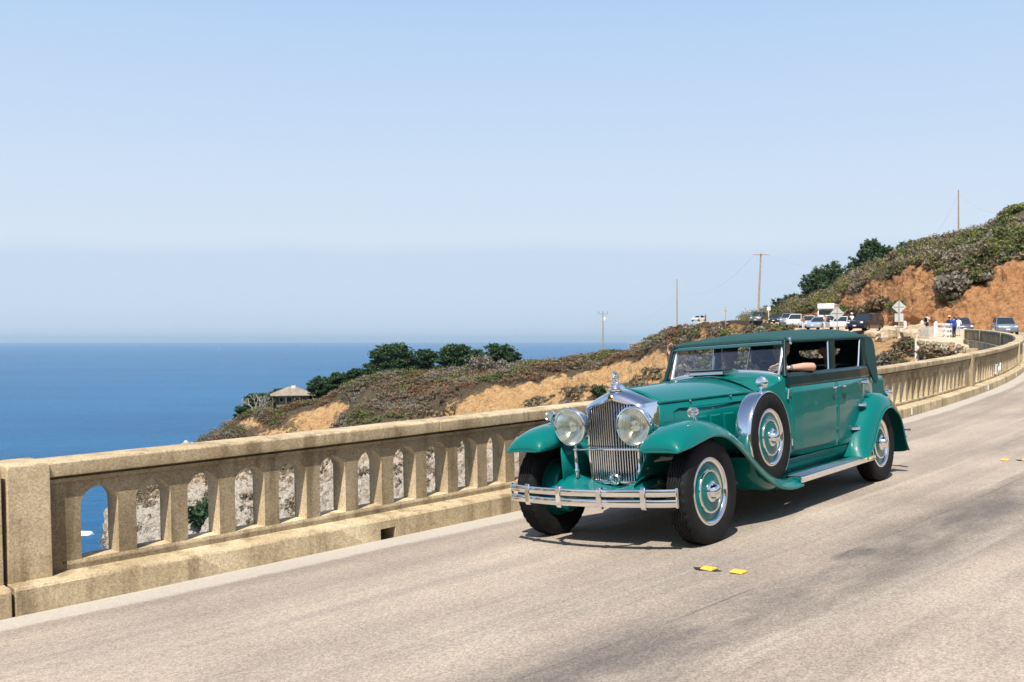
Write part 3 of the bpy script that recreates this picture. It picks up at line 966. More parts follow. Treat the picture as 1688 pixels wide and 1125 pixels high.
FOL = {
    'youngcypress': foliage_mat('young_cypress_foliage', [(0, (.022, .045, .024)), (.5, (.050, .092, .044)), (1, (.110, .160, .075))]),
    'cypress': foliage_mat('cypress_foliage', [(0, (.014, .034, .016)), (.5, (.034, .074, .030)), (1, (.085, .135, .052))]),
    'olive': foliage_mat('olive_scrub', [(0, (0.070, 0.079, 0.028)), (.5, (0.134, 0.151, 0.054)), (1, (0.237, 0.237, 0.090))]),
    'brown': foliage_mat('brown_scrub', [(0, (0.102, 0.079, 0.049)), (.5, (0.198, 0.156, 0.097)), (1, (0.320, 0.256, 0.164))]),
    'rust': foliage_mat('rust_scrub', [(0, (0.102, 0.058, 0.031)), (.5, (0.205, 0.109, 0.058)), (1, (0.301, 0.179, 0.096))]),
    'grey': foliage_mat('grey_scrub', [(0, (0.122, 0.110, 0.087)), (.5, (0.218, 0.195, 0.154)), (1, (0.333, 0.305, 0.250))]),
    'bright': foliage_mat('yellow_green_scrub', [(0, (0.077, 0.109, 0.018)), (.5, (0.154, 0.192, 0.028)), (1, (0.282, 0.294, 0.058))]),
}
def scatter(name, pos, rad, leafsize, nleaf, fol, rng, flat=.7, kind='stuff', parent=None):
    """many clumps in one mesh"""
    T = [shell_points(nleaf, rng) for _ in range(6)]
    Vs, ts = [], []
    C = []; S = []; tint = []
    for p, r in zip(pos, rad):
        t = T[rng.integers(6)]
        a = rng.random()*6.28; ca, sa = math.cos(a), math.sin(a)
        q = np.stack([t[:, 0]*ca - t[:, 1]*sa, t[:, 0]*sa + t[:, 1]*ca, t[:, 2]*flat*(.7+.6*rng.random())], axis=1)*r*np.array([1, 1, 1.])
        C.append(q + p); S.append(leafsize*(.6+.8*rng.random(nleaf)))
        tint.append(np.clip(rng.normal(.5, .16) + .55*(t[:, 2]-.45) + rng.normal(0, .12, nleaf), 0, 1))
    C = np.concatenate(C); S = np.concatenate(S); tint = np.concatenate(tint)
    V, Q = leaf_quads(C, S, rng)
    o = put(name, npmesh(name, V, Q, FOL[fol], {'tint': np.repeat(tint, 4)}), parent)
    if kind: tag(o, kind=kind)
    return o

def pick(G, Nn, B, n, rng, ok, jitter=1.0):
    nv, nu = B.shape; out = []
    tries = 0
    while len(out) < n and tries < n*30:
        tries += 1
        i, j = rng.integers(0, nv-1), rng.integers(0, nu-1)
        p = G[i, j]*.5 + G[i+1, j+1]*.5
        u, v = CX + F*p[0]/p[1], CY - F*p[2]/p[1]
        if ok(u, v, B[i, j], (7 if nv else 7)*i/(nv-1), p): out.append(p + rng.normal(0, jitter, 3)*np.array([1, 1, .1]))
    return np.array(out)

rg = np.random.default_rng(21)
# headland scrub: one mass per colour
def ok_head(keep, fn):
    def f(u, v, b, tr, p):
        if v > 730 and not keep: return False
        if tr < 2.6 or u > 1680 or u < 120 or (u > 1130 and tr < 3.25): return False
        nz = mnoise.noise(Vector(p)*.09 + Vector((fn*17, 0, 0)))
        return b + .45*mnoise.noise(Vector(p)*.22) < .30 and nz > .04
    return f
for fol, n, k, ls in (('brown', 2900, 0, .42), ('olive', 3300, 1, .42), ('grey', 2400, 2, .40), ('rust', 2000, 3, .40)):
    pos = pick(HG, HN, HB, n, rg, ok_head(False, k), .8)
    d = pos[:, 1]
    scatter(fol + '_scrub', pos, d/300*(.6 + 1.7*rg.random(len(pos))**2), ls*.66, 34, fol, rg, .5)
# a thinner cover low on the cliffs, seen through the balustrade
pos = pick(HG, HN, HB, 900, rg, lambda u, v, b, tr, p: tr > 4.6 and 120 < u < 1400 and v < 960 and mnoise.noise(Vector(p)*.08) > .12, .5)
scatter('cliff_scrub', pos, .8 + 1.2*rg.random(len(pos)), .5, 26, 'brown', rg, .6)
# hillside scrub
for fol, n, k, ls in (('brown', 2000, 5, .30), ('olive', 2000, 6, .30), ('grey', 1050, 7, .28), ('bright', 340, 8, .28)):
    pos = pick(RG, RN, RB, n, rg, lambda u, v, b, tr, p: tr > 2.3 and u < 2700 and u > 1230 and b + .25*mnoise.noise(Vector(p)*.4) < .40 and mnoise.noise(Vector(p)*.16 + Vector((k*13, 0, 0))) > -.08, .35)
    scatter('hillside_' + fol + '_scrub', pos, pos[:, 1]/125*(.35 + 1.25*rg.random(len(pos))**2), ls*.68, 100, fol, rg, .7)

def bush(name, loc, r, fol, label, cat='bush', seed=0, nl=420, leaf=None, flat=.8, group=None, stems=3):
    """single shrub: stems and a leafy crown"""
    rng = np.random.default_rng(seed+500)
    e = empty(name, loc, None, label, cat, group)
    b = MB()
    for k in range(stems):
        a = rng.random()*6.28; q = Vector((math.cos(a)*r*.5, math.sin(a)*r*.5, r*flat*.75))
        b.tube([Vector((q.x*.1, q.y*.1, -.25)), q*.45 + Vector((0, 0, r*.1)), q], [r*.05, r*.035, r*.012], 5)
    b.build('stem', M['wood'], e)
    lumps = shell_points(9, rng, True, .3)*np.array([.62, .62, .55*flat])*r
    C, tint = [], []
    per = nl//9
    for c in lumps:
        q = shell_points(per, rng, False, .4)*r*.48*np.array([1, 1, .75])
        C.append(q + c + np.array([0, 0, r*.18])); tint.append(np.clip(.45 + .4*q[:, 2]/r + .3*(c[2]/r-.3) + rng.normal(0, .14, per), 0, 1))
    C = np.concatenate(C); tint = np.concatenate(tint)
    V, Q = leaf_quads(C, (leaf or r*.14)*(.6+.8*rng.random(len(C))), rng)
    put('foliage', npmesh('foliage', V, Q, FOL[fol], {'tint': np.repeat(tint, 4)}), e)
    return e

def tree(name, loc, h, w, fol, label, seed=0, lumps=46, per=70, leaf=.45, lean=0., cat='tree', group=None, flat=.32, dome=True, bare_low=.18, trunk=True, spiky=0., shape=None):
    """wind-shaped cypress: tapered trunk, limbs, crown of layered plates of foliage"""
    rng = np.random.default_rng(seed+900)
    e = empty(name, loc, None, label, cat, group)
    b = MB()
    tr = h*.035
    top = Vector((lean*h*.5, 0, h*.62))
    b.tube([Vector((0, 0, -.8)), Vector((lean*h*.1, 0, h*.2)), Vector((lean*h*.3, .1, h*.42)), top], [tr*1.4, tr, tr*.75, tr*.35], 8)
    # boughs: each a swept limb clothed in sprays of foliage that thin out towards the tip
    C, tint, S = [], [], []
    nb = int(lumps*(2.3 if dome else 2.0))
    for k in range(nb):
        t = rng.random()**(1.0 if dome else .9); a = rng.random()*6.283
        z1 = h*(bare_low + (1-bare_low)*t)
        rad = w*.5*(math.sqrt(max(0, 1 - (max(0, t-.12)/.92)**2)) if dome else (1.05-t)**.75)*((.74+.26*rng.random()) if dome else (.45+.65*rng.random()))
        tip = Vector((math.cos(a)*rad + lean*z1*.8, math.sin(a)*rad, z1 if not spiky else z1*.85 + h*.28*rng.random()))
        st = Vector((lean*z1*.3, 0, max(.06*h, z1*(.62 if dome else .45))))
        mid = st.lerp(tip, .55) + Vector((0, 0, (.05 if dome else -.06)*h))
        if k % 3 == 0: b.tube([st, mid, tip], [tr*.38, tr*.24, tr*.06], 5)
        tt = .30 + .72*rng.random(per)
        P0, P1, P2 = (np.array(q) for q in (st, mid, tip))
        base = ((1-tt)**2)[:, None]*P0 + (2*tt*(1-tt))[:, None]*P1 + (tt**2)[:, None]*P2
        rr = w*(.125 if dome else .068)*(1.15 - .85*tt)*(.7+.6*rng.random())
        q = rng.normal(size=(per, 3))*.62*rr[:, None]*np.array([1, 1, flat*1.15])
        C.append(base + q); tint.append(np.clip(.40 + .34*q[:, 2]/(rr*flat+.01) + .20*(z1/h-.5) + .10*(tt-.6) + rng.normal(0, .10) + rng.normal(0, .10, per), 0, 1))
        S.append(leaf*(.5+.8*rng.random(per))*(1.1-.4*tt))
    b.build('trunk', M['wood'], e)
    C = np.concatenate(C); tint = np.concatenate(tint)
    V, Q = leaf_quads(C, np.concatenate(S), rng, 1.8 + spiky)
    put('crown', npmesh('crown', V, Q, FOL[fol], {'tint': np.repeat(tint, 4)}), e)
    return e

# the cypress grove on the headland
CYG = 'cypresses on the headland'
def ht(u, v, d, h, *a, **k):
    q, dz = drop(u, v, d); return tree('cypress_tree', q, h*.93 + .55*min(3, max(-1, dz)), *a, **k)
ht(648, 612, 312, 10.2, 19.5, 'cypress', 'broad dark cypress with a domed crown, largest of the headland grove', 1, 62, 80, .62, group=CYG, bare_low=.02)
ht(622, 622, 314, 6.0, 11, 'cypress', 'low cypress sloping down at the seaward end of the headland grove', 2, 40, 70, .58, group=CYG, bare_low=.0)
ht(700, 610, 314, 8.0, 13, 'cypress', 'small cypress between the two domed crowns of the grove', 3, 40, 70, .58, group=CYG, bare_low=.02)
ht(752, 607, 308, 9.4, 16, 'cypress', 'flat-topped cypress in the middle of the headland grove', 4, 52, 80, .6, group=CYG, bare_low=.03)
ht(785, 605, 312, 7.4, 9, 'cypress', 'narrow cypress behind the dry grey bush of the grove', 5, 34, 70, .58, group=CYG, bare_low=.05)
ht(822, 604, 300, 8.4, 14.5, 'cypress', 'round cypress at the landward end of the headland grove', 6, 50, 80, .58, group=CYG, bare_low=.02)
ht(845, 602, 298, 5.2, 8.5, 'cypress', 'lowest cypress trailing off the landward end of the grove', 7, 26, 60, .55, group=CYG, bare_low=.0)
ht(527, 652, 330, 8.0, 11, 'cypress', 'spreading cypress just behind the cottage', 8, 46, 75, .62, group=CYG, bare_low=.08)
ht(560, 645, 326, 7.2, 13, 'cypress', 'rough olive-tinted cypress between cottage and grove', 9, 46, 75, .6, group=CYG, bare_low=.0)
ht(588, 634, 322, 5.6, 9, 'cypress', 'low cypress filling the gap below the grove', 19, 30, 70, .6, group=CYG, bare_low=.0)
ht(437, 672, 345, 6.5, 14, 'cypress', 'flat windswept cypress on the seaward side of the cottage', 10, 40, 70, .62, lean=-.25, group=CYG, bare_low=.45)
ht(405, 686, 342, 4.6, 9, 'cypress', 'low dark cypress hugging the headland tip', 11, 34, 70, .6, lean=-.2, group=CYG, bare_low=.0)
ht(462, 668, 347, 7.2, 10, 'cypress', 'cypress showing above the cottage roof', 12, 30, 70, .6, group=CYG, bare_low=.3)
bush('dry_bush', drop(792, 606, 290)[0], 5.2, 'grey', 'round dry grey bush in front of the cypress grove', 'bush', 31, 1100, .45, 1.1)
bush('dry_bush', drop(824, 605, 288)[0], 2.9, 'grey', 'small flat dry bush at the foot of the landward cypress', 'bush', 32, 500, .42, .6)
# bare snag by the cottage
def snag():
    e = empty('dead_tree', on_ground(424, 679, 330), None, 'bare silvery dead tree with forked limbs beside the cottage', 'tree')
    b = MB(); silver = mat('silvered_wood', (.42, .38, .33), .9, 0, .2, 0, .2, 3)
    R = random.Random(4)
    def limb(p, d, ln, r, k):
        q = p + d*ln; m_ = p + d*ln*.5 + Vector((R.uniform(-.2, .2), 0, R.uniform(-.1, .2)))*ln*.3
        b.tube([p, m_, q], [r, r*.8, r*.55], 6)
        if k:
            for _ in range(2 + (k > 1)):
                nd = (d + Vector((R.uniform(-.8, .8), R.uniform(-.5, .5), R.uniform(-.1, .5)))).normalized()
                limb(q, nd, ln*R.uniform(.6, .8), r*.55, k-1)
    for dx in (-.7, -.15, .35, .75): limb(Vector((dx*.5, 0, -.8)), Vector((dx, 0, 1)).normalized(), 2.6, .3, 3)
    b.build('trunk', silver, e)
snag()

# cypresses and brush along the hill's left shoulder
HSG = 'young cypresses on the hill shoulder'
def hs(u, v, d, h, w, label, seed, **k):
    q, dz = drop(u, v, d)
    return tree('young_cypress', q, h*.95 + max(0, min(2, dz)), w*1.5, 'youngcypress', label, seed, k.get('lumps', 40), 60, .32, k.get('lean', 0), 'tree', HSG, .6, False, .0, True, 1.2, lambda t: 1.15)
hs(1302, 512, 216, 3.6, 8.0, 'small cypress lowest on the hill shoulder behind the parked cars', 41)
hs(1350, 494, 200, 6.6, 8.0, 'bushy cypress on the hill shoulder above the camper', 42, lumps=60)
hs(1375, 486, 194, 5.6, 7.0, 'cypress on the hill shoulder left of the tallest brush', 43, lumps=50)
hs(1412, 466, 180, 4.0, 5.0, 'spiky small cypress midway up the hill shoulder', 44)
hs(1438, 452, 172, 5.2, 6.5, 'dense cypress high on the hill shoulder', 45, lumps=60)
hs(1460, 440, 166, 3.4, 5.0, 'short cypress tucked behind the upper brush', 46)
tree('young_cypress', drop(1492, 424, 158)[0], 3.4, 6.0, 'youngcypress', 'open-branched windblown cypress on the skyline of the hill', 47, 34, 40, .4, .3, 'tree', HSG, .5, True, .3, True, 1.5)

# single bushes one can pick out
BG = 'single bushes on bare ground'
def sb(u, v, d, r, fol, label, seed, flat=.85, nl=500):
    return bush('bush', on_ground(u, v, d), r, fol, label, 'bush', seed, nl, None, flat, BG)
sb(1470, 598, 78, 1.25, 'brown', 'brown bush on the dirt slope just past the car roof', 51)
sb(1490, 578, 82, 1.2, 'brown', 'dark brown bush below the biggest boulder', 52)
sb(1528, 600, 76, 1.75, 'brown', 'largest brown bush on the dirt slope below the stone wall', 53, .8, 900)
sb(1553, 592, 78, 1.2, 'brown', 'brown bush beside the stone abutment', 54)
sb(1512, 572, 82, .95, 'olive', 'small green bush right under the boulders', 55)
sb(1490, 602, 75, .6, 'olive', 'low green tuft at the foot of the dirt slope', 56)
sb(1457, 606, 77, 1.3, 'grey', 'greyish bush half hidden behind the car top', 57)
sb(1200, 556, 150, 2.2, 'bright', 'bright yellow-green bush on the bluff behind the car roof', 58, .5, 700)
sb(1291, 548, 118, 1.5, 'olive', 'olive bush leaning on the pale boulder', 59, .8)
sb(1308, 547, 114, 1.0, 'brown', 'brown bush beside the olive one at the boulder', 60, .7)
sb(1571, 486, 117, 2.5, 'grey', 'big grey-brown bush hanging over the orange road cut', 61, 1.0, 1200)
sb(1580, 468, 119, 2.2, 'brown', 'brown bush above the big grey one on the road cut', 62, 1.0, 900)
sb(1618, 466, 115, 1.7, 'olive', 'olive bush on the lip of the orange road cut', 63, .9, 800)
sb(1452, 508, 141, 2.2, 'brown', 'low brown bush growing on the orange slope', 64, .5, 700)
sb(1478, 512, 130, 1.6, 'olive', 'olive bush on the orange slope above the diamond sign', 65, .7, 600)
sb(1420, 524, 146, 2.6, 'brown', 'wide brown bush behind the black car', 66, .5, 900)
sb(1388, 520, 158, 2.2, 'olive', 'olive bush behind the camper', 67, .6, 700)
sb(990, 652, 229, 2.6, 'cypress', 'round dark green bush on the orange cliff', 68, 1.0, 700)
sb(332, 862, 282, 6.0, 'cypress', 'dark green shrub low on the cliff, seen through the balustrade', 69, 1.1, 1300)
sb(322, 722, 347, 1.6, 'cypress', 'small green bush on the white rocks at the headland tip', 70, .8)

# surf at the foot of the cliff
def surf():
    fm = mat('sea_foam', (.80, .83, .85), .8, 0, .2, 0, .15, .3)
    rng = random.Random(3)
    b = MB()
    for k in range(9):
        u, v = 137 + rng.gauss(0, 9), 879 + rng.gauss(0, 3)
        d = 80/((v-CY)/F); c = W(u, v, d); pts = []
        L_ = rng.uniform(1, 4); wd = rng.uniform(.3, 1.0)
        for i in range(14):
            a = 2*math.pi*i/14; rr = 1 + .3*rng.random()
            pts.append((c.x + math.cos(a)*L_*rr, c.y + math.sin(a)*wd*rr))
        b.prism(pts, SEA_Z + .04 + k*.004, SEA_Z + .10 + k*.004, 'z')
    tag(b.build('surf_foam', fm), kind='stuff')
surf()
# ------------------------------------------------------------------ inland canyon and hills behind the photographer (seen in the car's reflections)
def inland():
    nu, nv = 90, 40; V = []
    for i in range(nv):
        f = i/(nv-1)
        for j in range(nu):
            az = math.radians(38 + 205*j/(nu-1))      # clockwise from the view direction
            r = 30 + 60*f + 420*f**2
            base = -78 + 20*abs(math.sin(az*1.5))
            top = 95 + 40*math.sin(az*2.3+1) + 25*math.sin(az*5.1)
            k = f**1.1
            z = base*(1-k) + top*k
            if j < 12: z = max(z, -3 + (z+3)*.2) if f > .35 else z
            p = Vector((math.sin(az)*r, math.cos(az)*r, 0))
            z += (6 + 22*f)*fbm(p*.012, 5)
            V.append((p.x, p.y, z))
    Q = np.array([(i*nu+j, i*nu+j+1, (i+1)*nu+j+1, (i+1)*nu+j) for i in range(nv-1) for j in range(nu-1)])
    V = np.array(V)
    me = npmesh('inland_hills', V, Q, M['inland'], None, True)
    tag(put('inland_hills', me), kind='structure')
m_, N_, L_, B_ = nodes_of('chaparral_hills')
gp_ = N_.new('ShaderNodeNewGeometry'); pp_ = gp_.outputs['Position']
n1_ = tnoise(N_, L_, pp_, .05, 9, .7); n2_ = tnoise(N_, L_, pp_, .3, 6, .7)
c_ = ramp(N_, L_, n1_, [(.3, (.035, .045, .018)), (.5, (.075, .075, .032)), (.62, (.14, .11, .055)), (.75, (.30, .22, .12))]).outputs[0]
c_ = mixc(N_, L_, 1.0, c_, mrange(N_, L_, n2_, .3, .7, .7, 1.3, False), 'MULTIPLY')
L_.new(c_, B_.inputs['Base Color']); B_.inputs['Roughness'].default_value = .95; B_.inputs['Specular IOR Level'].default_value = .1
bumpn(N_, L_, n2_, 1.0, 2.0, B_)
M['inland'] = m_
inland()
# ------------------------------------------------------------------ the green 1930s tourer. local: x forward, y left, z up
CARO = Vector((1.03665448, 8.95, -1.77268434))
CARR = Matrix(((-.633338548, -.773640433, -.019046358), (.771277436, -.633036400, .066302581), (-.063351395, .027301954, .997617764))).transposed()
CAR = empty('vintage_car', CARO, CARR, 'teal green 1930s touring car with dark green canvas top and side-mounted spare wheel', 'car')
P_, DP, CH, RU, BK = M['paint'], M['darkpaint'], M['chrome'], M['rubber'], M['black']

def lerp_tab(x, tab):
    for (a, va), (c, vc) in zip(tab[:-1], tab[1:]):
        if (a <= x <= c) or (a >= x >= c):
            f = (x-a)/(c-a) if c != a else 0; return va + (vc-va)*f
    return tab[0][1] if abs(x-tab[0][0]) < abs(x-tab[-1][0]) else tab[-1][1]

# ---------------- wheels
def tyre_mesh(R=.45, w=.10, ri=.272):
    prof = [(ri, .070), (ri+.012, .082), (.325, .099), (.375, .104), (.415, .099), (.434, .088)]
    tread = [(.446, .078, 1), (.4495, .062, 1), (.4495, .055, 0), (.440, .053, 0), (.440, .047, 0), (.451, .045, 0), (.451, .030, 0), (.442, .028, 0), (.442, .022, 0), (.452, .020, 0), (.452, .004, 0), (.443, .002, 0)]
    full = [(r, y, 0) for r, y in prof] + tread
    full = full + [(r, -y, k) for r, y, k in reversed(full)]
    n = 120
    b = MB(); rings = []
    for j in range(n):
        a = 2*math.pi*j/n
        ring = []
        for q, (r, y, k) in enumerate(full):
            rr = r*R/.45
            if k and (j % 3 == 0): rr -= .009
            if .41 < r < .44 and abs(y) > .08 and j % 3 == 0: rr -= .004
            # zig-zag of the ribs
            yy = y + (.0045 if (j // 2) % 2 else -.0045)*(1 if r > .439 and abs(y) < .056 else 0)
            ring.append((rr*math.cos(a), yy, rr*math.sin(a)))
        rings.append(ring)
    b.loft(rings, False, False, False, True)
    return b.mesh('tyre', RU, 30)
TYRE = tyre_mesh()
def wheel_parts():
    out = {}
    ax = (0, 1, 0)
    b = MB(); b.lathe([(.285, -.06), (.285, .055), (.262, .072), (.245, .060), (.20, .068), (.186, .078)], 64, (0,0,0), ax); b.lathe([(.164, .080), (.10, .088), (.06, .092), (.0, .093)], 64, (0,0,0), ax)
    b.lathe([(.27, -.06), (.20, -.07), (.0, -.05)], 40, (0,0,0), ax)
    out['disc'] = b.mesh('wheel', P_, 40)
    b = MB(); b.lathe([(.292, .074), (.289, .083), (.280, .087), (.262, .084), (.250, .075), (.246, .062)], 64, (0,0,0), ax); out['trim_ring'] = b.mesh('trim_ring', CH, 50)
    b = MB(); b.lathe([(.188, .076), (.184, .085), (.175, .087), (.166, .085), (.163, .079)], 64, (0,0,0), ax); out['inner_ring'] = b.mesh('inner_ring', CH, 50)
    b = MB(); b.lathe([(.090, .086), (.090, .098), (.081, .107), (.069, .111), (.063, .130), (.057, .148), (.045, .158), (.023, .163), (0, .164)], 40, (0,0,0), ax)
    b.lathe([(.071, .111), (.071, .121), (.063, .127)], 6, (0,0,0), ax); out['hub_cap'] = b.mesh('hub_cap', CH, 30)
    return out
WP = wheel_parts()
def add_wheel(x, y, z, side, steer=0, name='wheel', tilt=0, parent=CAR, sc=1.0):
    w = put(name, WP['disc'], parent)
    M4 = Matrix.Translation((x, y, z)) @ Matrix.Rotation(steer, 4, 'Z') @ Matrix.Rotation(tilt, 4, 'X')
    if side < 0: M4 = M4 @ Matrix.Rotation(math.pi, 4, 'Z')
    w.matrix_local = M4 @ Matrix.Scale(sc, 4)
    for nm in ('trim_ring', 'inner_ring', 'hub_cap'): put(nm, WP[nm], w)
    put('tyre', TYRE, w)
    return w
for x in (0, -4.2):
    for s in (1, -1): add_wheel(x, s*(.79 if x == 0 else .765), .447, s, math.radians(-1) if x == 0 else 0)
# brake drums and backing inside the wheels
for x in (0, -4.2):
    for s in (1, -1):
        b = MB(); b.lathe([(.0, -.20), (.22, -.20), (.235, -.18), (.235, -.07), (0, -.07)], 32, (x, s*.79, .447), (0, s, 0)); b.build('brake_drum', P_, CAR)

# ---------------- wings (fenders)
def sweep_wing(path, sect, ysgn, name, bead=True, cap_front=True, matl=None):
    """path: (x, z, nx, nz, yscale, ycentre); sect: (y, drop)"""
    b = MB(); rings = []; lip = []
    for x, z, nx, nz, ys, dr in path:
        ring = [(x - nx*d*dr, ysgn*(.73 + (y-.73)*ys), z - nz*d*dr) for y, d in sect]
        rings.append(ring)
    b.loft(rings, False)
    o = b.build(name, matl or P_, CAR, 60, 0, .008, 0)
    return o, rings

def path_normals(pts):
    out = []
    for i, p in enumerate(pts):
        a = pts[max(i-1, 0)]; c = pts[min(i+1, len(pts)-1)]
        t = Vector((c[0]-a[0], c[1]-a[1])).normalized(); n = Vector((t.y, -t.x))
        if n.y < 0 and abs(n.y) > .05: n = -n
        out.append((p[0], p[1], n.x, n.y))
    return out
def smooth_pts(pts, k):
    V = [Vector(p) for p in pts]; n = (len(V)-1)*k
    return [cat(V, (len(V)-1)*i/n) for i in range(n+1)]

FW = [(.528, .832, .66, .03), (.534, .866, .74, .22), (.518, .912, .83, .44), (.472, .957, .92, .64), (.385, .998, .98, .80), (.255, 1.032, 1, .86), (.12, 1.048, 1, .84), (.0, 1.052, 1, .80), (-.20, 1.03, 1, .84), (-.40, .972, 1, .95),
      (-.60, .875, 1, 1.05), (-.80, .745, 1, 1.1), (-1.0, .605, 1, 1.05), (-1.2, .492, 1, .95), (-1.4, .410, 1, .75), (-1.58, .362, 1, .55), (-1.75, .345, 1, .42)]
FSEC = [(.475, .20), (.480, .13), (.50, .085), (.53, .050), (.575, .022), (.63, .006), (.69, 0), (.75, .002), (.80, .014), (.845, .037), (.885, .070), (.915, .110), (.930, .150), (.936, .168)]
def wing_path(W4):
    S4 = smooth_pts([Vector((a, c, d, e)) for a, c, d, e in W4], 4)
    pn = path_normals([(p[0], p[1]) for p in S4])
    out = []
    for (x, z, nx, nz), p in zip(pn, S4):
        if nz < 0: nx, nz = -nx, -nz
        out.append((x, z, nx, nz, p[2], p[3]))
    return out
FP = wing_path(FW)
# the nose is a dome: its section hangs straight down
def _wn(x, nx, nz):
    f = max(0, min(1, (-.10 - x)/.35)); v = Vector((nx*f, nz*f + (1-f))).normalized(); return v.x, v.y
FP = [(x, z, *_wn(x, nx, nz), ys, dr) for (x, z, nx, nz, ys, dr) in FP]
for s in (1, -1):
    o, rings = sweep_wing(FP, FSEC, s, 'front_wing')
    lipb = MB(); lipb.tube([r[-1] for r in rings] , .011, 8)
    lipb.tube([rings[0][i] for i in range(len(rings[0]))], .010, 8)
    lipb.build('wing_bead', P_, o)

RW = [(-3.45, .355, 1, .35), (-3.50, .46, 1, .7), (-3.61, .61, 1, 1.0), (-3.74, .73, 1, 1.0), (-3.90, .870, 1, .92), (-4.09, .975, 1, .88), (-4.27, 1.022, 1, .88), (-4.45, 1.025, 1, .92), (-4.61, .990, 1, 1.0),
      (-4.77, .905, 1, 1.0), (-4.89, .78, 1, 1.0), (-4.975, .61, 1, 1.0), (-5.03, .44, 1, .95), (-5.06, .30, 1, .7), (-5.05, .25, .9, .5)]
RSEC = [(.60, .02), (.64, .004), (.70, 0), (.76, .006), (.81, .022), (.85, .048), (.885, .085), (.91, .130), (.925, .175), (.932, .20)]
def rear_path(W4):
    S4 = smooth_pts([Vector(p) for p in W4], 4); out = []
    c = Vector((-4.30, .30))
    pn = path_normals([(p[0], p[1]) for p in S4])
    for (x, z, nx, nz), p in zip(pn, S4):
        n = Vector((nx, nz))
        if n.dot(Vector((x, z)) - c) < 0: n = -n
        out.append((x, z, n.x, n.y, p[2], p[3]))
    return out
RP = rear_path(RW)
for s in (1, -1):
    o, rings = sweep_wing(RP, RSEC, s, 'rear_wing')
    lb = MB(); lb.tube([r[-1] for r in rings], .011, 8); lb.build('wing_bead', P_, o)
    # inner wheel arch
    b = MB(); arc = []
    for x, z, nx, nz, ys, dr in RP: arc.append([(x - nx*.06, s*.60, z - nz*.06), (x - nx*.06, s*.45, z - nz*.06)])
    b.loft(arc, False); b.build('wheel_arch', M['under'], CAR)
    # rear lamp: chrome bullet on the wing
    b = MB(); b.lathe([(.0, -.10), (.022, -.085), (.040, -.04), (.048, .02), (.048, .05), (.044, .056), (0, .06)], 20, (-4.70, s*.80, 1.0), (-1, 0, -.25)); b.lathe([(.012, 0), (.02, .06)], 10, (-4.69, s*.80, .93), (0, 0, 1)); l = b.build('tail_lamp', CH, CAR)
    b = MB(); b.lathe([(.04, .0575), (.03, .066), (0, .069)], 20, (-4.70, s*.80, 1.0), (-1, 0, -.25)); b.build('lens', mat('red_lens%d' % s, (.4, .01, .01), .1), l)

# ---------------- running boards
for s in (1, -1):
    b = MB(); b.box((-2.745, s*.775, .330), (2.05, .29, .034)); rb = b.build('running_board', P_, CAR, 30, .005)
    b = MB(); b.box((-2.745, s*.926, .325), (2.06, .018, .060)); b.build('edge_strip', CH, rb, 30, .006)
    b = MB(); b.box((-2.75, s*.838, .3485), (2.0, .165, .006)); b.build('tread_mat', M['black'], rb)
    for k in range(5):
        b = MB(); b.box((-2.75, s*(.775 + k*.032), .354), (1.98, .013, .012)); b.build('tread_strip', CH, rb, 30, .004)
    # splash apron between sill and board
    b = MB(); b.loft([[(-1.72, s*.70, .50), (-3.62, s*.72, .50)], [(-1.72, s*.69, .44), (-3.62, s*.71, .44)], [(-1.72, s*.66, .40), (-3.62, s*.68, .40)], [(-1.72, s*.63, .346), (-3.62, s*.64, .346)]], False)
    b.build('splash_apron', P_, CAR, 60)

# ---------------- radiator
def rad_outline(hw, zc, zp, zb, n=14):
    """closed outline in (y, z): gable top with soft corners"""
    pts = [(-hw*.94, zb), (-hw, zb+.20), (-hw, zc-.045)]
    top = []
    for i in range(n+1):
        t = -1 + 2*i/n
        a = abs(t)
        z = zp - (zp-zc)*(a**1.42) - .004*math.sin(math.pi*a)
        top.append((t*(hw-.012), z))
    return pts + top + [(hw, zc-.045), (hw, zb+.20), (hw*.94, zb)]
o1 = rad_outline(.293, 1.184, 1.264, .50); o0 = rad_outline(.305, 1.196, 1.300, .49); om = rad_outline(.326, 1.206, 1.328, .49); o2 = rad_outline(.352, 1.212, 1.340, .49); oi = rad_outline(.278, 1.168, 1.244, .53)
b = MB()
def rxv(y, x0, hw=.3): return x0 + .035*(1 - abs(y)/hw)      # shallow V in plan
rings = [[(rxv(y, .085)-.03, y, z) for y, z in oi], [(rxv(y, .085), y, z) for y, z in oi], [(rxv(y, .094), y, z) for y, z in o1], [(rxv(y, .080), y, z) for y, z in o0], [(rxv(y, .045), y, z) for y, z in om], [(-.02 + .4*0, y, z) for y, z in o2], [(-.10, y, z) for y, z in rad_outline(.362, 1.214, 1.344, .49)]]
b.loft(rings, True)
SHELL = b.build('radiator_shell', CH, CAR, 40)
b = MB(); b.add([(rxv(y, .04), y, z) for y, z in oi] + [(.075, 0, .8)], [tuple(range(len(oi)))]); b.build('radiator_core', BK, SHELL)
gm = MB(); gm.tube([(0, 0, 0), (0, 0, 1)], .0078, 8); GB = gm.mesh('grille_bar', M['grillechrome'], 40)
for k in range(-10, 11):
    y = k*.0258
    zt = 1.242 - (1.242-1.160)*(abs(y)/.272)**1.42; zb = .525
    o = put('grille_bar', GB, SHELL)
    o.matrix_local = Matrix.Translation((rxv(y, .078), y, zb)) @ Matrix.Diagonal((1.6, 1, zt-zb, 1))
b = MB(); b.box((.112, 0, .895), (.012, .012, .72)); b.build('centre_bar', CH, SHELL)
b = MB(); b.tube([(rxv(y, .085)+.006, y, .80 if False else .812) for y in np.linspace(-.27, .27, 9)], .006, 6); b.build('cross_rod', CH, SHELL)
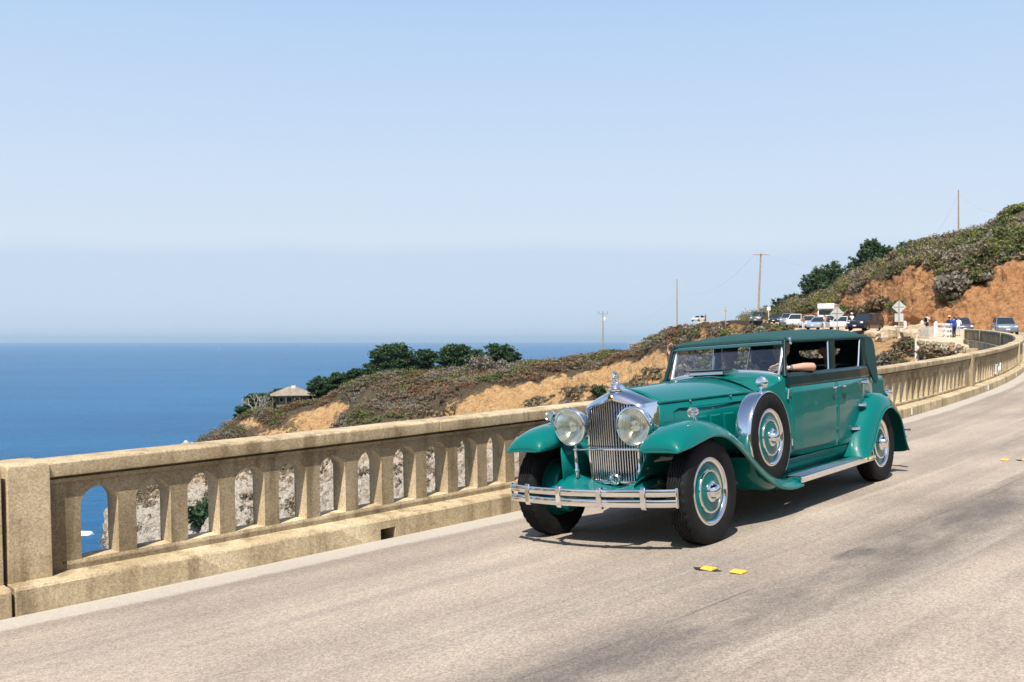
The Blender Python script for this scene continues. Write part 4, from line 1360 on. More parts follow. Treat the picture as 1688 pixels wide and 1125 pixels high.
b = MB(); b.tube([(.10, -.25, .60), (.115, -.25, .525), (.13, -.06, .52), (.135, -.055, .55)], .012, 8); b.tube([(.10, .25, .60), (.115, .25, .525), (.13, .06, .52), (.135, .055, .55)], .012, 8); b.build('lower_trim', CH, SHELL)
b = MB(); b.lathe([(.0, -.01), (.055, -.01), (.055, .02), (.045, .03), (.038, .02), (.034, -.005), (0, -.006)], 24, (.128, 0, .545), (1, 0, 0)); b.build('crank_cover', CH, SHELL)
# badge
b = MB(); b.lathe([(.026, 0), (.026, .008), (.020, .012), (.018, .009), (0, .010)], 24, (.124, 0, 1.272), (1, 0, .35)); b.build('badge', M['gold'], SHELL)
b = MB(); b.lathe([(.017, .0102), (.010, .014), (0, .0145)], 20, (.124, 0, 1.272), (1, 0, .35)); b.build('badge_enamel', BK, SHELL)
# filler cap and helmeted bust
b = MB(); b.lathe([(.06, 0), (.062, .012), (.05, .02), (.045, .032), (.05, .04), (.045, .052), (.03, .056)], 24, (.03, 0, 1.325)); cap = b.build('filler_cap', CH, SHELL)
b = MB()
b.ball((.03, 0, 1.392), (.030, .048, .022), 16, 8)              # shoulders
b.tube([(.03, 0, 1.395), (.035, 0, 1.425)], [.017, .015], 10)   # neck
b.ball((.040, 0, 1.440), (.026, .020, .030), 16, 10)            # head
b.ball((.026, 0, 1.458), (.034, .025, .028), 16, 10)            # helmet
b.tube([(.060, 0, 1.470), (.040, 0, 1.494), (.005, 0, 1.494), (-.022, 0, 1.462), (-.026, 0, 1.425)], [.005, .010, .011, .010, .006], 8)   # crest
b.tube([(.064, 0, 1.446), (.072, 0, 1.438), (.062, 0, 1.432)], [.004, .006, .004], 8)   # nose
b.build('mascot', CH, cap, 60)

# ---------------- bonnet
HD = [(-.095, .360, 1.208, 1.338, .66), (-.45, .400, 1.209, 1.346, .62), (-.85, .460, 1.211, 1.356, .58), (-1.25, .535, 1.213, 1.368, .56), (-1.52, .590, 1.214, 1.378, .55)]
def bonnet_top(h, y):
    x, w, zs, zp, zb = h; a = abs(y)/w
    return zs + (zp-zs)*(1 - a**1.9)*.97 + .0
b = MB(); rings = []
HS = smooth_pts([Vector((*h[:2], h[2], h[3])) for h in HD], 4)
for h in HS:
    ring = []
    for i in range(25):
        t = -1 + 2*i/24; y = t*h[1]
        z = h[2] + (h[3]-h[2])*(1-abs(t)**1.8)
        ring.append((h[0], y, z))
    ring = [(h[0], -h[1]-.004, h[2]-.022)] + ring + [(h[0], h[1]+.004, h[2]-.022)]
    rings.append(ring)
b.loft(rings, False); BON = b.build('bonnet', P_, CAR, 40, 0, .006)
b = MB(); b.tube([(h[0], 0, h[3]+.001) for h in HS], .006, 6); b.build('hinge', P_, BON)
for s in (1, -1):
    # side panel
    b = MB(); rings = []
    for h in HS:
        rings.append([(h[0], s*(h[1]-.004), h[2]-.026), (h[0], s*(h[1]+.004), 1.0), (h[0], s*(h[1]+.0), .60), (h[0], s*(h[1]-.03), .52)])
    b.loft(rings, False); sp = b.build('bonnet_side', P_, CAR, 40, 0, .006 if s < 0 else -.006)
    def side_y(x): return lerp_tab(x, [(h[0], h[1]) for h in HS]) + .006
    def bead(x0, x1, z0, z1, r=.006, rd=.04):
        pts = []
        for cx, cz, a0 in ((x0, z1, 90), (x1, z1, 0), (x1, z0, -90), (x0, z0, 180)):
            for k in range(5):
                a = math.radians(a0 + (90 if cx == x1 else 90)*0 + 0)
            pts.append((cx, s*(side_y(cx)), cz))
        b = MB(); P4 = []
        for i in range(4):
            p, q = Vector(pts[i]), Vector(pts[(i+1) % 4])
            for f in (.06, .25, .5, .75, .94): P4.append(p.lerp(q, f))
        b.tube(P4, r, 6, False, True); return b
    fr = bead(-.30, -1.42, .74, 1.135).build('panel_bead', P_, sp)
    for k in range(5):
        x0 = -.42 - k*.20; x1 = x0 - .155
        b = MB()
        o_ = [(x0, .80), (x1, .80), (x1, 1.04), (x0, 1.04)]; i_ = [(x0-.012, .815), (x1+.012, .815), (x1+.012, 1.025), (x0-.012, 1.025)]
        b.loft([[(x, s*(side_y(x)-.006), z) for x, z in o_], [(x, s*(side_y(x)+.004), z) for x, z in o_], [(x, s*(side_y(x)+.014), z) for x, z in i_]], True, False, True)
        b.build('vent_door', P_, sp, 30)
    for x in (-.55, -1.15):
        b = MB(); b.ball((x, s*(side_y(x)+.004), 1.19), (.012, .010, .012), 10, 6); b.build('catch', CH, sp)

# ---------------- scuttle (cowl) between bonnet and windscreen
CW = [(-1.53, .592, 1.214, 1.378), (-1.68, .628, 1.225, 1.386), (-1.82, .662, 1.255, 1.396), (-1.95, .690, 1.300, 1.404), (-2.06, .705, 1.335, 1.405)]
b = MB(); rings = []
for x, w, zs, zp in smooth_pts([Vector(c) for c in CW], 3):
    ring = [(x, -w*.97, .52), (x, -w-.008, .9), (x, -w-.003, zs-.04)]
    for i in range(25):
        t = -1 + 2*i/24; ring.append((x, t*w, zs + (zp-zs)*(1-abs(t)**2.2)))
    ring += [(x, w+.003, zs-.04), (x, w+.008, .9), (x, w*.97, .52)]
    rings.append(ring)
b.loft(rings, False); COWL = b.build('scuttle', P_, CAR, 45)
# ventilator scoop
b = MB()
b.loft([[(-1.66, -.20, 1.386), (-1.66, .20, 1.386), (-1.66, .20, 1.388), (-1.66, -.20, 1.388)], [(-1.68, -.205, 1.384), (-1.68, .205, 1.384), (-1.67, .20, 1.432), (-1.67, -.20, 1.432)], [(-1.95, -.23, 1.38), (-1.95, .23, 1.38), (-1.90, .21, 1.440), (-1.90, -.21, 1.440)], [(-1.97, -.23, 1.38), (-1.97, .23, 1.38), (-1.97, .22, 1.41), (-1.97, -.22, 1.41)]], True, True, True)
sc_ = b.build('ventilator', P_, COWL, 30, .004)
b = MB(); b.box((-1.668, 0, 1.410), (.012, .385, .034), Matrix.Rotation(-.12, 3, 'Y')); b.build('grille_mesh', M['steel'], sc_)
b = MB(); b.box((-1.73, 0, 1.440), (.26, .44, .008), Matrix.Rotation(.02, 3, 'Y')); b.build('lid', DP, sc_, 30, .003)

# ---------------- body tub
def body_y(x, z):
    """half width of the coachwork"""
    y = lerp_tab(x, [(-2.0, .700), (-2.3, .735), (-2.8, .757), (-3.4, .760), (-4.0, .742), (-4.4, .700), (-4.62, .640)])
    return y - .035*max(0, (.95-z)/.45)**1.5 - .006*max(0, (z-1.22)/.12)
def body_strip(x0, x1, z0, z1, off, nx=24, nz=10, side=1, zlo=None):
    rows = []
    for i in range(nx+1):
        x = x0 + (x1-x0)*i/nx
        lo = zlo(x) if zlo else z0
        rows.append([(x, side*(body_y(x, lo + (z1-lo)*k/nz)+off), lo + (z1-lo)*k/nz) for k in range(nz+1)])
    return rows
for s in (1, -1):
    b = MB(); b.loft(body_strip(-2.0, -4.62, .515, 1.222, 0, 40, 12, s), False); b.build('body_side', P_, CAR, 60, 0, .01 if s < 0 else -.01)
    b = MB(); b.loft(body_strip(-2.02, -4.62, 1.2225, 1.345, .002, 40, 5, s), False); bt = b.build('belt_panel', DP, CAR, 60, 0, .012 if s < 0 else -.012)
    b = MB()
    for z, r in ((1.2235, .007), (1.285, .009)):
        b.tube([(x, s*(body_y(x, z)+.004), z) for x in np.linspace(-2.02, -4.55, 26)], r, 6)
    b.build('belt_mould', DP, bt)
    # window sill
    b = MB(); b.tube([(x, s*(body_y(x, 1.345)-.012), 1.345) for x in np.linspace(-2.03, -4.34, 20)], .018, 8); b.build('sill', DP, bt)
    # doors
    def rear_cut(x): return .525 if x > -3.62 else min(1.20, .525 + ((-3.62-x)/.42)**.8*.45)
    for nm, x0, x1, zl in (('door', -2.09, -3.165, None), ('door', -3.195, -4.06, rear_cut)):
        b = MB(); b.loft(body_strip(x0, x1, .528, 1.2185, .005, 26, 10, s, zl), False)
        d = b.build(nm, P_, CAR, 60, 0, .008 if s < 0 else -.008)
        b = MB(); b.loft(body_strip(x0, x1, 1.2265, 1.340, .006, 26, 4, s), False); b.build('door_top', DP, d, 60, 0, .006 if s < 0 else -.006)
        hx = -3.10 if x0 > -3 else -3.27; hd = -1 if x0 > -3 else 1
        b = MB(); y = body_y(hx, 1.16)
        b.lathe([(.016, 0), (.016, .006), (.008, .010), (.008, .045)], 12, (hx, s*(y+.004), 1.163), (0, s, 0))
        b.tube([(hx + hd*.015, s*(y+.046), 1.163), (hx, s*(y+.050), 1.163), (hx - hd*.05, s*(y+.050), 1.160), (hx - hd*.105, s*(y+.044), 1.157)], [.007, .010, .011, .008], 8)
        b.build('door_handle', CH, d)
        if x0 < -3:
            for x, z, w in ((-4.00, 1.174, .045), (-3.85, .916, .05), (-3.63, .662, .085)):
                yy = body_y(x, z)
                b = MB(); b.tube([(x+w*.6, s*(yy+.008), z), (x, s*(yy+.035), z), (x-.05, s*(yy+.055), z)], [.018, .026, .030], 10, True, False, .9)
                b.ball((x-.055, s*(yy+.048), z), (.032, .028, .036), 12, 8); b.build('hinge', CH, d)
        else:
            for z in (1.16, .66):
                b = MB(); b.tube([(-2.075, s*(body_y(-2.08, z)+.012), z-.035), (-2.075, s*(body_y(-2.08, z)+.012), z+.035)], .011, 8); b.build('hinge', CH, d)
    # chrome strip at the scuttle edge
    b = MB(); b.tube([(-2.00, s*.722, 1.10), (-2.03, s*.726, 1.20)], .010, 8); b.build('scuttle_trim', CH, COWL)
# rear panel
b = MB(); rings = []
for z in np.linspace(.50, 1.222, 9):
    ring = []
    w = body_y(-4.62, z)
    for i in range(21):
        a = -math.pi/2 + math.pi*i/20
        ring.append((-4.62 - .13*math.cos(a)*(1 if z > .7 else .7 + .3*(z-.5)/.2), math.copysign(w*abs(math.sin(a))**.6, math.sin(a)), z))
    rings.append(ring)
b.loft(rings, False); b.build('rear_panel', P_, CAR, 60)
# trunk on the rear rack
b = MB(); b.box((-5.13, 0, .97), (.60, 1.06, .46)); b.build('luggage_trunk', P_, CAR, 30, .06, 0, 0, 5)
b = MB()
for y in (-.35, -.12, .12, .35): b.box((-4.98, y, .715), (.84, .03, .03))
for x in (-4.75, -5.05, -5.38): b.box((x, 0, .715), (.025, .95, .028))
b.build('luggage_rack', BK, CAR)
# rear bumper
for z in (.505, .425):
    b = MB(); b.tube([(-5.26, -.84, z), (-5.38, -.70, z), (-5.43, -.35, z), (-5.44, 0, z), (-5.43, .35, z), (-5.38, .70, z), (-5.26, .84, z)], .030, 10, True, False, .5); b.build('rear_bumper', CH, CAR)
for y in (-.45, .45):
    b = MB(); b.box((-5.2, y, .465), (.46, .04, .06)); b.build('bumper_bracket', M['under'], CAR)
# floor, chassis
b = MB(); b.box((-2.4, 0, .46), (4.5, 1.30, .03)); b.build('floor_pan', M['under'], CAR)
for y in (-.40, .40):
    b = MB(); b.tube([(.02, y*.9, .50), (-.1, y*.9, .52), (-.3, y, .54), (-.6, y, .52), (-2, y, .44), (-3.6, y, .46), (-4.2, y, .64), (-4.9, y, .56)], .05, 8, True, False, 1.4); b.build('chassis_rail', M['under'], CAR)
b = MB(); b.tube([(0, -.68, .44), (0, -.45, .37), (0, 0, .35), (0, .45, .37), (0, .68, .44)], .032, 8); b.build('front_axle', P_, CAR)
b = MB(); b.tube([(-4.2, -.70, .447), (-4.2, .70, .447)], .05, 10); b.ball((-4.2, 0, .44), (.16, .16, .16)); b.build('rear_axle', M['under'], CAR)
for y in (-.42, .42):
    b = MB()
    for k in range(5): b.tube([(.50-.09*k, y, .485-.013*k), (.1, y, .36-.010*k+.02), (-.45+.07*k, y, .47-.013*k)], .012, 6, True, False, 2.0)
    b.build('leaf_spring', P_ if False else M['under'], CAR)
    b = MB(); b.tube([(.54, y, .48), (.42, y, .495), (.2, y*.95, .52), (0, y*.9, .52)], [.035, .038, .042, .042], 10); b.build('dumb_iron', P_, CAR)
b = MB(); b.tube([(.12, -.60, .44), (.12, .60, .44)], .014, 8); b.build('track_rod', M['under'], CAR)
b = MB(); b.box((-.9, 0, .60), (1.3, .60, .40)); b.build('engine_block', M['under'], CAR)
b = MB(); b.box((-.6, 0, .43), (1.2, .8, .02)); b.build('undertray', M['under'], CAR)
# front apron under the radiator and wing valances
b = MB(); rings = []
for y in np.linspace(-.40, .40, 17):
    k = (abs(y)/.4)**2; rings.append([(.46, y, .42), (.50, y, .445+.04*k), (.44, y, .465+.09*k), (.32, y, .475+.115*k), (.16, y, .485+.12*k), (.05, y, .49+.1*k)])
b.loft(rings, False); b.build('front_apron', P_, CAR, 60, 0, .006)
for s in (1, -1):
    b = MB(); rows = []
    # sheet from the wing's inner edge down to the chassis rail, its front edge a straight diagonal
    for (x, z, nx, nz, ys, dr) in FP:
        if x > .14 or x < -1.2: continue
        yi = s*(.73 + (.475-.73)*ys); xt, zt = x - nx*.19*dr, z - nz*.19*dr
        f = max(0, (x + .6)/.74); xb = xt + .40*f**2
        xb = xt + .26*f**2
        rows.append([(xt, yi, zt), (xt*.5+xb*.5, yi*.6 + s*.37*.4, zt*.5+.53*.5), (xb, s*.37, .53)])
    rows.insert(0, [(.245, s*.474, .925), (.302, s*.453, .803), (.402, s*.37, .532)])
    b.loft(rows, False); b.build('wing_valance', P_, CAR, 60, 0, .006)

# ---------------- bumper
BXC = .70
def bumper_x(y): return BXC - .16*(abs(y)/.86)**2.2
for z in (.505, .420):
    b = MB(); rings = []
    for y in np.linspace(-.86, .86, 41):
        x = bumper_x(y); prof = []
        for k in range(14):
            a = 2*math.pi*k/14
            prof.append((x + .014*math.copysign(abs(math.cos(a))**.7, math.cos(a)), y, z + .032*math.copysign(abs(math.sin(a))**.6, math.sin(a))))
        rings.append(prof)
    b.loft(rings, True, True, True); b.build('front_bumper', CH, CAR, 50)
for y in (-.60, -.21, .21, .60):
    b = MB(); x = bumper_x(y)
    b.loft([[(x+.012, y-.022, .37), (x+.012, y+.022, .37), (x-.022, y+.022, .37), (x-.022, y-.022, .37)], [(x+.026, y-.026, .39), (x+.026, y+.026, .39), (x-.022, y+.026, .39), (x-.022, y-.026, .39)], [(x+.026, y-.026, .535), (x+.026, y+.026, .535), (x-.022, y+.026, .535), (x-.022, y-.026, .535)], [(x+.010, y-.022, .557), (x+.010, y+.022, .557), (x-.022, y+.022, .557), (x-.022, y-.022, .557)]], True, True, True)
    b.build('bumper_clamp', CH, CAR, 30, .006)
for y in (-.40, .40):
    b = MB(); b.tube([(.46, y, .47), (.58, y*.9, .46), (bumper_x(y)-.015, y*.62, .463)], .018, 8, True, False, 1.6); b.build('bumper_iron', M['under'], CAR)
for y in (-.858, .858):
    b = MB(); b.box((bumper_x(y), y, .463), (.03, .014, .165)); b.build('bumper_end', CH, CAR, 30, .005)

# ---------------- lamps
def lens_mat():
    m, N, L, b = nodes_of('ribbed_lens')
    b.inputs['Base Color'].default_value = (1, 1, 1, 1); b.inputs['Roughness'].default_value = .02
    tr = N.new('ShaderNodeBsdfTransparent'); tr.inputs[0].default_value = (.93, .95, .92, 1)
    gl = N.new('ShaderNodeBsdfGlossy'); gl.inputs['Roughness'].default_value = .03
    mx = N.new('ShaderNodeMixShader'); mx.inputs[0].default_value = .10
    L.new(tr.outputs[0], mx.inputs[1]); L.new(gl.outputs[0], mx.inputs[2]); L.new(mx.outputs[0], N['Material Output'].inputs[0])
    return m
M['lens'] = lens_mat()
M['reflector'] = mat('silvered_reflector', (.95, .95, .92), .20, 1.)
def head_lamp(y, s):
    c = Vector((.30, y, 1.028)); ax = Vector((1, 0, -.02)).normalized(); q_ = 1.06
    b = MB(); b.lathe([(r_*q_, h_) for r_, h_ in ((0, -.20), (.035, -.198), (.085, -.175), (.125, -.125), (.145, -.06), (.150, -.02), (.150, 0))], 40, c, ax)
    h = b.build('head_lamp', CH, CAR, 60)
    b = MB(); b.lathe([(r_*q_, h_) for r_, h_ in ((.150, -.012), (.160, -.006), (.162, .008), (.158, .018), (.148, .020), (.143, .012))], 48, c, ax); b.build('lamp_rim', CH, h, 60)
    b = MB(); b.lathe([(r_*q_, h_) for r_, h_ in ((.144, .008), (.12, -.045), (.09, -.085), (.05, -.115), (.0, -.125))], 40, c, ax); b.build('reflector', M['reflector'], h, 60)
    b = MB(); b.lathe([(r_*q_, h_) for r_, h_ in ((.147, .010), (.12, .020), (.08, .029), (.04, .033), (0, .034))], 40, c, ax); b.build('lens', M['lens'], h, 60)
    b = MB()
    for k in range(-8, 9):
        w = k*.017; hh = math.sqrt(max(0, .138**2 - w*w))*.98
        if hh < .03: continue
        b.tube([c + Vector((.006 + .022*(1-abs(t))*(1-abs(w)/.14), w, t*hh)) for t in (-1, -.5, 0, .5, 1)], .0032, 5)
    b.build('lens_rib', M['lens'], h)
    b = MB(); b.lathe([(.048, -.05), (.050, -.03), (.04, -.012), (.0, -.006)], 24, c, ax); b.build('bulb_shield', M['reflector'], h)
    b = MB(); b.ball(c + Vector((-.03, 0, .160)), (.03, .012, .014)); b.build('rim_clip', CH, h)
    b = MB(); b.lathe([(.020, 0), (.020, .05), (.026, .055), (.026, .075), (.016, .09), (.016, .29), (.024, .30), (.030, .315)], 16, (.24, y, .565), (0, 0, 1)); b.build('lamp_post', CH, h, 40)
    return h
for s in (-1, 1): head_lamp(s*.335, s)
b = MB(); b.tube([(.245, y, .822) for y in (-.335, -.15, 0, .15, .335)], .008, 8); b.build('lamp_tie_bar', CH, CAR)
b = MB()
for y in (-.335, .335): b.ball((.245, y, .822), (.02, .028, .02), 12, 8)
b.build('tie_bar_boss', CH, CAR)
for s in (-1, 1):
    c = Vector((.03, s*.765, 1.118)); ax = Vector((1, 0, 0))
    b = MB(); b.lathe([(0, -.085), (.02, -.08), (.038, -.05), (.046, -.01), (.048, .008), (.044, .016), (.040, .012)], 24, c, ax); b.lathe([(.030, 0), (.012, .012), (.010, .04)], 12, (.0, s*.765, 1.046), (0, 0, 1)); sl_ = b.build('side_lamp', CH, CAR, 60)
    b = MB(); b.lathe([(.041, .012), (.03, .020), (0, .026)], 24, c, ax); b.build('lens', M['lens'], sl_)
    b = MB(); b.lathe([(.041, .010), (.03, -.02), (0, -.035)], 24, c, ax); b.build('reflector', M['reflector'], sl_)

# ---------------- side-mounted spares
for s in (1, -1):
    sw = add_wheel(-1.255, s*.785, .785, s, 0, 'spare_wheel', 0, CAR, .945)
    b = MB(); rings = []
    for j in range(34):        # metal tyre cover over the tread, open at the wing well
        a = math.radians(-52 + 284*j/33)
        ring = []
        for r, y in ((.428, .082), (.438, .070), (.441, .04), (.442, 0), (.441, -.04), (.438, -.07), (.43, -.085)):
            ring.append((-1.255 + r*math.cos(a), s*(.785 + y), .785 + r*math.sin(a)))
        rings.append(ring)
    b.loft(rings, False); b.build('tyre_cover', CH, sw if False else CAR, 60, 0, .004 if s > 0 else -.004)
    # well in the wing
    def wingz(x): return lerp_tab(x, [(p[0], p[1]) for p in FW])
    low = []
    for j in range(25):
        a = math.radians(180 + 180*j/24); x, z = -1.23 + .46*math.cos(a), .76 + .47*math.sin(a)
        low.append((x, min(z, wingz(x)-.12)))
    top_ = [(x, max(z+.004, wingz(x)-.10)) for x, z in low]
    b = MB(); b.loft([[(x, s*.64, z) for x, z in low], [(x, s*.84, z) for x, z in low], [(x, s*.872, z+.03) for x, z in low], [(x, s*.88, zt) for (x, z), (_, zt) in zip(low, top_)]], False)
    b.build('wheel_well', P_, CAR, 50)
    # mirror strapped on top of the spare
    b = MB(); b.tube([(-1.20, s*.80, 1.205), (-1.24, s*.80, 1.235), (-1.26, s*.80, 1.262)], .009, 8); b.box((-1.20, s*.80, 1.218), (.07, .03, .02)); mi = b.build('mirror_stalk', CH, CAR)
    b = MB(); b.lathe([(0, .032), (.03, .030), (.056, .016), (.062, 0), (.060, -.004), (0, -.005)], 28, (-1.27, s*.80, 1.302), (1, .1*s, .1)); b.build('mirror', CH, mi)

# ---------------- windscreen
def ws_pt(y, t):
    """t 0 bottom .. 1 top"""
    zb = 1.405 - .055*(abs(y)/.62)**2.2
    z = zb + (1.685-zb)*t
    return Vector((-2.045 - .16*(z-1.35)/.335, y, z))
frame = [ws_pt(y, 0) for y in np.linspace(-.625, .625, 13)] + [ws_pt(.630, .5), ws_pt(.625, .93), ws_pt(.60, 1)] + [ws_pt(y, 1) for y in np.linspace(.55, -.55, 9)] + [ws_pt(-.60, 1), ws_pt(-.625, .93), ws_pt(-.630, .5)]
b = MB(); b.tube(frame, .021, 8, False, True); WSF = b.build('windscreen_frame', mat('satin_chrome', (.86, .88, .92), .34, 1.), CAR, 60)
b = MB(); b.loft([[ws_pt(y, 0) for y in np.linspace(-.62, .62, 13)], [ws_pt(y, 1) for y in np.linspace(-.62, .62, 13)]], False); b.build('pane', M['pane'], WSF, 0)
b = MB()
for s in (1, -1): b.tube([(-2.02, s*.70, 1.33), (-2.09, s*.672, 1.5), (-2.17, s*.655, 1.70)], .024, 8)
b.build('windscreen_pillar', DP, CAR, 60)
for y0, y1 in ((.18, .44), (-.42, -.16)):
    b = MB(); b.tube([ws_pt(y0, .98) + Vector((.012, 0, 0)), ws_pt(y1, .35) + Vector((.014, 0, 0))], .0035, 6); b.build('wiper', BK, WSF)

# ---------------- canvas top
def top_sec(x, ze, zc, w, n=24):
    ring = []
    for i in range(n+1):
        t = -1 + 2*i/n
        a = abs(t)
        ring.append((x, w*math.copysign(a**.92, t), ze + (zc-ze)*(1 - a**3.2)))
    return ring
TS = [(-2.22, 1.712, 1.762, .655), (-2.36, 1.705, 1.785, .675), (-2.7, 1.700, 1.808, .700), (-3.2, 1.703, 1.824, .708), (-3.8, 1.706, 1.828, .706), (-4.25, 1.705, 1.822, .700), (-4.45, 1.690, 1.806, .697), (-4.56, 1.655, 1.775, .694), (-4.625, 1.60, 1.725, .690), (-4.655, 1.50, 1.60, .688)]
b = MB(); b.loft([top_sec(*t) for t in smooth_pts([Vector(t) for t in TS], 3)], False); TOP = b.build('canvas_top', M['fabric'], CAR, 50, 0, .014)
b = MB(); b.loft([[(p[0], p[1]*.985, p[2]-.02) for p in top_sec(*t)] for t in smooth_pts([Vector(t) for t in TS], 2)], False); b.build('head_lining', BK, TOP, 60)
# side valance of the roof, seams
for s in (1, -1):
    b = MB(); b.loft([[(x, s*(lerp_tab(x, [(t[0], t[3]) for t in TS])+.004), lerp_tab(x, [(t[0], t[1]) for t in TS])+.012), (x, s*(lerp_tab(x, [(t[0], t[3]) for t in TS])+.006), 1.672)] for x in np.linspace(-2.24, -4.42, 20)], False)
    b.build('roof_valance', M['fabric'], TOP, 60, 0, .01)
    # rear quarter
    outer = [(-4.31, 1.70), (-4.44, 1.70), (-4.58, 1.675), (-4.665, 1.62), (-4.705, 1.48), (-4.725, 1.30), (-4.735, 1.16), (-4.60, 1.13), (-4.49, 1.17), (-4.42, 1.24), (-4.37, 1.31), (-4.335, 1.37), (-4.32, 1.50)]
    b = MB()
    qy = lambda x, z: s*(.712 - .030*max(0, (-4.45-x)/.25)**1.5 + .012*(1.7-z)/.5)
    b.loft([[(x, qy(x, z), z) for x, z in outer], [(x, qy(x, z)-s*.02, z) for x, z in outer]], True, True, True); b.build('rear_quarter', M['fabric'], TOP, 35, .004)
    # roof snap
    b = MB(); b.ball((-2.20, s*.700, 1.708), (.018, .014, .022), 10, 8); b.ball((-2.20, s*.702, 1.668), (.022, .016, .016), 10, 8); b.build('roof_catch', CH, TOP)
    # window posts and chrome frames
    b = MB(); b.box((-3.30, s*.700, 1.52), (.10, .03, .36), Matrix.Rotation(-.12, 3, 'Y')); b.build('centre_pillar', DP, CAR, 30, .008)
    for xb, xt in ((-3.13, -3.20), (-4.03, -4.18)):
        b = MB(); b.tube([(xb, s*.708, 1.345), (xt, s*.695, 1.69)], .011, 8); b.build('window_strip', CH, CAR)
    b = MB(); b.box((-3.225, s*.702, 1.52), (.03, .028, .36), Matrix.Rotation(-.12, 3, 'Y')); b.build('window_frame', DP, CAR, 30, .005)
    b = MB(); b.box((-4.25, s*.700, 1.52), (.12, .026, .36), Matrix.Rotation(-.05, 3, 'Y')); b.build('window_frame', DP, CAR, 30, .005)
# rear curtain with oval window
def oval(n=32, ry=.27, rz=.088, zc=1.56): return [(ry*math.copysign(abs(math.cos(2*math.pi*i/n))**.75, math.cos(2*math.pi*i/n)), zc + rz*math.copysign(abs(math.sin(2*math.pi*i/n))**.8, math.sin(2*math.pi*i/n))) for i in range(n)]
def outer_c(n=32):
    o = []
    for i in range(n):
        a = 2*math.pi*i/n; c, s_ = math.cos(a), math.sin(a); k = 1/max(abs(c)/.665, abs(s_)/(.21 if s_ > 0 else .36)); o.append((c*k, 1.50 + s_*k + .0))
    return o
b = MB(); b.loft([[(-4.668, y, z) for y, z in outer_c()], [(-4.67, y, z) for y, z in oval()], [(-4.650, y, z) for y, z in oval()], [(-4.648, y, z) for y, z in outer_c()]], True); b.build('rear_curtain', M['fabric'], TOP, 40)
# peak and drip strip over the windscreen
b = MB(); rings = []
for y in np.linspace(-.645, .645, 17):
    k = 1 - (abs(y)/.645)**4
    rings.append([(-2.23, y, 1.738 + .026*k), (-2.20, y, 1.732 + .022*k), (-2.182, y, 1.718+.012*k), (-2.180, y, 1.698), (-2.24, y, 1.698)])
b.loft(rings, True, True, True); b.build('roof_header', M['fabric'], TOP, 30, .004)
b = MB(); b.loft([[(-2.20, y, 1.697), (-2.135, y, 1.664), (-2.138, y, 1.656), (-2.21, y, 1.686)] for y in np.linspace(-.655, .655, 13)], True, True, True); b.build('sun_visor', M['fabric'], TOP, 30, .003)

# ---------------- interior
b = MB(); b.box((-2.95, 0, .98), (.20, 1.30, .66), Matrix.Rotation(.12, 3, 'Y')); b.box((-2.70, 0, .75), (.50, 1.30, .22)); b.build('front_seat', M['interior'], CAR, 30, .05)
b = MB(); b.box((-4.38, 0, 1.02), (.20, 1.24, .74), Matrix.Rotation(.14, 3, 'Y')); b.box((-4.10, 0, .75), (.50, 1.24, .22)); b.build('rear_seat', M['interior'], CAR, 30, .05)
b = MB(); b.box((-2.16, 0, 1.23), (.06, 1.34, .24)); b.build('dashboard', M['interior'], CAR, 30, .02)
b = MB(); b.box((-3.2, 0, .535), (2.6, 1.34, .02)); b.build('carpet', M['interior'], CAR)
b = MB(); WC = Vector((-2.42, .36, 1.32)); wt = Matrix.Rotation(math.radians(-62), 3, 'Y')
b.tube([WC + wt @ Vector((.20*math.cos(a), .20*math.sin(a), 0)) for a in np.linspace(0, 2*math.pi, 33)[:-1]], .013, 8, False, True)
for a in (.5, 2.6, 4.7): b.tube([WC, WC + wt @ Vector((.20*math.cos(a), .20*math.sin(a), 0))], .009, 6)
b.tube([WC, (-2.16, .36, 1.12)], .02, 8); b.build('steering_wheel', BK, CAR)
# ------------------------------------------------------------------ people
def skin_mesh(name, J, E, R, bone_mat, mats, sub=1):
    """joints J {name: co}, edges E, radii R; one continuous skinned surface with materials by nearest bone"""
    names = list(J); idx = {n: i for i, n in enumerate(names)}
    me = bpy.data.meshes.new(name + '_rig'); me.from_pydata([tuple(J[n]) for n in names], [(idx[a], idx[c]) for a, c in E], [])
    o = bpy.data.objects.new(name + '_rig', me); COL.objects.link(o)
    o.modifiers.new('skin', 'SKIN')
    sk = me.skin_vertices[0].data if me.skin_vertices else None
    if sk is None:
        bm = bmesh.new(); bm.from_mesh(me); bm.verts.layers.skin.verify(); bm.to_mesh(me); bm.free(); sk = me.skin_vertices[0].data
    for n in names:
        r = R[n]; sk[idx[n]].radius = (r, r) if not isinstance(r, tuple) else r
        sk[idx[n]].use_root = (n == 'pelvis')
    ss = o.modifiers.new('sub', 'SUBSURF'); ss.levels = sub; ss.render_levels = sub
    dg = bpy.context.evaluated_depsgraph_get()
    out = bpy.data.meshes.new_from_object(o.evaluated_get(dg)); out.name = name
    bpy.data.objects.remove(o)
    out.materials.clear()
    for m in mats: out.materials.append(m)
    segs = [(np.array(J[a]), np.array(J[c]), bone_mat(a, c)) for a, c in E]
    for p in out.polygons:
        c = np.array(p.center); best = (1e9, 0)
        for a, q, mi in segs:
            ab = q-a; t = max(0, min(1, np.dot(c-a, ab)/(np.dot(ab, ab)+1e-9))); d = np.linalg.norm(c-a-ab*t)
            if d < best[0]: best = (d, mi)
        p.material_index = best[1]; p.use_smooth = True
    return out

CLOTH = {}
def cloth(col):
    k = tuple(round(c, 3) for c in col)
    if k not in CLOTH: CLOTH[k] = mat('cloth_%d' % len(CLOTH), col, .85, 0, .2, 0, .12, 14)
    return CLOTH[k]

